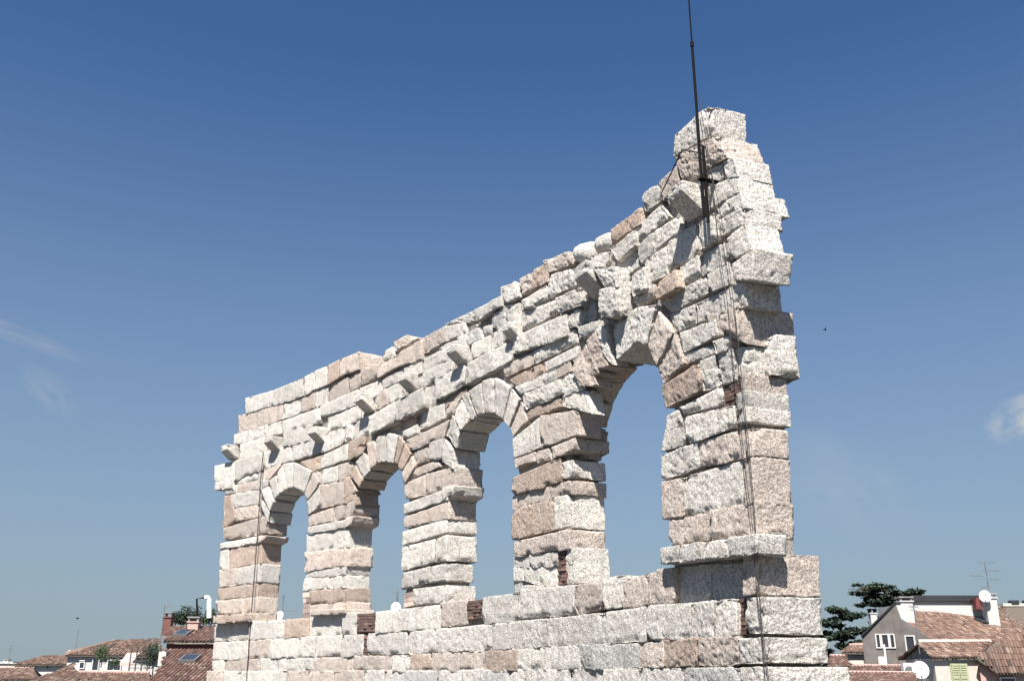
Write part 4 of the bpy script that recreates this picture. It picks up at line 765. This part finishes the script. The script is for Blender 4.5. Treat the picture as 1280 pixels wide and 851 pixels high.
lowhouse('tiled roof sloping down below the far cream house', [at(-20, 850, 72), at(48, 849, 72), at(42, 836.5, 77), at(-20, 836, 77)], 'tile')
hh_ = thing('hipped_house', 'pale tiled hipped roof between the long roof and the far houses', 'house', (at(70, 840, 66)[0], 66, 0)); roof(hh_, [at(26, 858, 62), at(100, 858, 62), at(92, 831, 68), at(88, 830.5, 68)]); body(hh_, [at(40, 868, 63), at(98, 868, 63), at(92, 862, 70), at(50, 862, 70)], 'cream')
# tall house against the ruin with stacked roofs
th_ = thing('stacked_house', 'tall house of stacked tile roofs with skylights next to the ruin', 'house', (at(235, 840, 60)[0], 62, 0))
r1_ = [at(204, 801, 60), at(272, 801, 60), at(272, 783, 63.5), at(213, 784.5, 63.5)]; roof(th_, r1_, 'redtile'); r2_ = [at(199, 858, 52), at(272, 858, 52), at(272, 813, 58.5), at(206, 812.5, 58.5)]; roof(th_, r2_, 'redtile'); roof(th_, [at(176, 866, 52), at(206, 866, 52), at(208, 826, 57.5), at(206, 825, 57.5)], 'redtile')
MB().box((at(205.5, 830, 60.6)[0], 60.6, 0), (at(275, 830, 60.6)[0], 66, at(205, 801, 60.6)[2]-.15)).build('wall', 'darkred', th_); MB().box((at(197, 830, 57)[0], 57, at(200, 832, 57)[2]), (at(206, 830, 57)[0], 57.6, at(200, 814, 57)[2])).build('pillar', 'cream', th_); MB().box((at(200, 830, 53)[0], 53, 0), (at(275, 830, 53)[0], 60, at(205, 853, 53)[2])).build('lower_wall', 'cream', th_)
def skyl(poly, px, py, w_, l_):
    e = nrm(poly[1]-poly[0]); n_ = nrm(np.cross(poly[1]-poly[0], poly[3]-poly[0])); n_ = n_ if n_[2] > 0 else -n_; u_ = np.cross(n_, e); u_ = u_ if u_[2] > 0 else -u_
    d = dirpx(px, py); o = np.array((0, 0, EYE)); p = o+d*(((poly[0]-o)@n_)/(d@n_)); sk = MB().obox(p+n_*.02, e*w_, u_*l_, n_*.2).build('skylight', 'steel', th_); MB().obox(p+e*.1+u_*.1+n_*.225, e*(w_-.2), u_*(l_-.2), n_*.012).build('pane', 'glass', sk)
skyl(r1_, 215.5, 796.5, .85, 1.3); skyl(r2_, 222, 829.5, .95, 1.2)
z_ = at(230, 782, 65)[2]; MB().box((at(206, 830, 65)[0], 65, 0), (at(275, 830, 65)[0], 70, z_)).build('terrace', 'cream', th_)
c_ = at(210.5, 775, 64.5); chimney(th_, (c_[0], 64.5), .5, .5, z_-.6, at(210, 772, 64.5)[2], 'darkred'); c_ = at(243, 780, 63); chimney(th_, (c_[0], 63), .65, .6, at(243, 787, 63)[2]-.3, at(243, 778, 63)[2], 'pinkplaster')
rail = MB()
for k in range(9): x = at(214+k*7, 830, 65.3)[0]; rail.tube([(x, 65.3, z_), (x, 65.3, z_+.75)], .02, 4)
for q in (.35, .75): rail.tube([(at(214, 830, 65.3)[0], 65.3, z_+q), (at(270, 830, 65.3)[0], 65.3, z_+q)], .02, 4)
rail.build('railing', 'dark', th_)
p1, p2, p3, p4, p5 = at(248, 776, 63.3), at(246, 748, 63.3), at(256, 746.5, 63.3), at(262, 746.5, 63.3), at(261.5, 772, 63.3)
fl = thing('flue_pipe', 'bent metal flue with a black riser and thick white down pipe above the stacked roofs', 'flue', (p1[0], p1[1], p1[2]-.3)); MB().tube([p1-np.array((0, 0, .4)), p2, p3], .06, 8).build('riser', 'dark', fl); MB().tube([p3, p4-np.array((.1, 0, 0)), p4-np.array((0, 0, .15)), p5], [.12, .16, .16, .16], 10).build('down_pipe', 'dish', fl)
b_ = at(201, 798, 62); antenna((b_[0], 62, b_[2]-1.0), 3.0, [(.99, .05, .35, 2)], 'thin bent pole standing at the edge of the stacked house')
for i, (px, py, Y, r) in enumerate(((219, 781, 65.6, .5), (226, 781, 65.8, .45), (233, 780, 65.6, .55), (241, 778, 66, .6), (258, 781, 65.6, .5), (264, 781, 65.8, .5))): bush(at(px, py, Y), r, ('dark terrace shrub right beside the grey chimney of the stacked house', 'smaller dark terrace shrub second from the grey chimney', 'dark terrace shrub between the grey chimney and the flue', 'tallest dark terrace shrub beside the black flue riser', 'green terrace shrub under the white flue pipe', 'green terrace shrub between the white flue pipe and the ruin')[i], 'plants on the roof terrace', 420, 'needle' if i < 4 else 'leaf')
bush(at(126, 834, 97), 1.0, 'pale green shrub on the terrace of the white house', None, 900); bush(at(142, 836, 97.5), .55, 'low shrub beneath the pink awning of the white house', None, 400); bush(at(186, 836, 94), 1.1, 'dark shrub growing by the terrace pergola', None, 1100, 'needle'); bush(at(190, 829, 95), .9, 'climbing plant on the end post of the terrace pergola', None, 700)
a, b = at(150, 828, 96.5), at(166, 822, 96.5); tag(MB().obox(a, (b[0]-a[0], 0, 0), (0, 1.6, .9), (0, 0, .05)).obox(a-np.array((0, 0, .25)), (b[0]-a[0], 0, 0), (0, .03, 0), (0, 0, .25)).build('awning', 'awning'), 'faded pink awning over the terrace of the white house', 'awning')
pg = thing('pergola', 'dark timber lattice pergola on the terrace of the white house', 'pergola', at(176, 837, 96)); x0_, x1_ = at(162, 830, 96)[0], at(192, 830, 96)[0]; zt0, zt1 = at(170, 838, 96)[2], at(170, 807.5, 96)[2]
for k in range(5): x = x0_+(x1_-x0_)*k/4; MB().box((x-.05, 95.95, zt0-1), (x+.05, 96.05, zt1)).build('post', 'wood', pg)
for k in range(7): z = zt0+(zt1-zt0)*(k+.8)/7; MB().box((x0_, 95.9, z-.025), (x1_, 95.945, z+.025)).build('slat', 'wood', pg)
c_ = at(173, 838, 70.5); MB().box((c_[0]-.25, 70.2, c_[2]-.8), (c_[0]+.25, 70.7, at(173, 829, 70.5)[2])).build('pillar', 'white', pg) if False else None
# ---- roofs that peep over the parapet, through the arches
mh = thing('hidden_house', 'tiled house just behind the parapet, roof ridge below the arches', 'house', (-6, 62, 0)); body(mh, [(-17, 62, EYE+1.5), (2, 62, EYE+1.5), (2, 72, EYE+1.5), (-17, 72, EYE+1.5)], 'cream'); roof(mh, [(-17.3, 61.6, EYE+1.4), (2.3, 61.6, EYE+1.4), (2.3, 67, EYE+3.3), (-17.3, 67, EYE+3.3)]); roof(mh, [(2.3, 72.4, EYE+1.4), (-17.3, 72.4, EYE+1.4), (-17.3, 67, EYE+3.3), (2.3, 67, EYE+3.3)])
dish(at(495, 759.5, 60), .30, 'white satellite dish seen through the second arch from the far end', (0, -1, .2), 1.6); b_ = at(495.5, 775, 60.5); antenna(b_, 1.75, [(.97, .45, .08, 4), (.85, .08, .12, 2)], 'small antenna above the dish in the second arch from the far end')
dish(at(349.5, 771, 64), .35, 'white dish seen through the smallest far arch at the parapet', (-.6, -1, .4), 1.6); b_ = at(352, 778, 64.5); antenna(b_, 1.75, [(.97, .05, .05, 1), (.45, .1, .95, 4)], 'thin antenna seen through the smallest far arch')
# ---- birds
for (px, py, Y, l) in ((1031, 412.5, 60, 'small dark bird flying beside the end of the ruin'), (97, 773, 80, 'small dark bird flying over the hipped white house')):
    p = at(px, py, Y); bd = thing('bird', l, 'bird', p); k = .13
    MB().tube([p-np.array((k*.9, 0, 0)), p-np.array((k*.4, 0, -.01)), p+np.array((k*.3, 0, .02)), p+np.array((k*.8, 0, .03)), p+np.array((k*1.05, 0, .02))], [.008, .028, .038, .026, .005], 8).build('body', 'dark', bd, True)
    for sy in (-1, 1): MB().add([p+np.array((k*.35, 0, .03)), p+np.array((k*.5, sy*.14, .10)), p+np.array((-k*.3, sy*.30, .07)), p+np.array((-k*.25, 0, .03)), p+np.array((k*.35, 0, .02)), p+np.array((k*.5, sy*.14, .093)), p+np.array((-k*.3, sy*.30, .065)), p+np.array((-k*.25, 0, .02))], [(0, 1, 2, 3), (7, 6, 5, 4), (0, 4, 5, 1), (1, 5, 6, 2), (2, 6, 7, 3), (3, 7, 4, 0)]).build('wing', 'dark', bd)
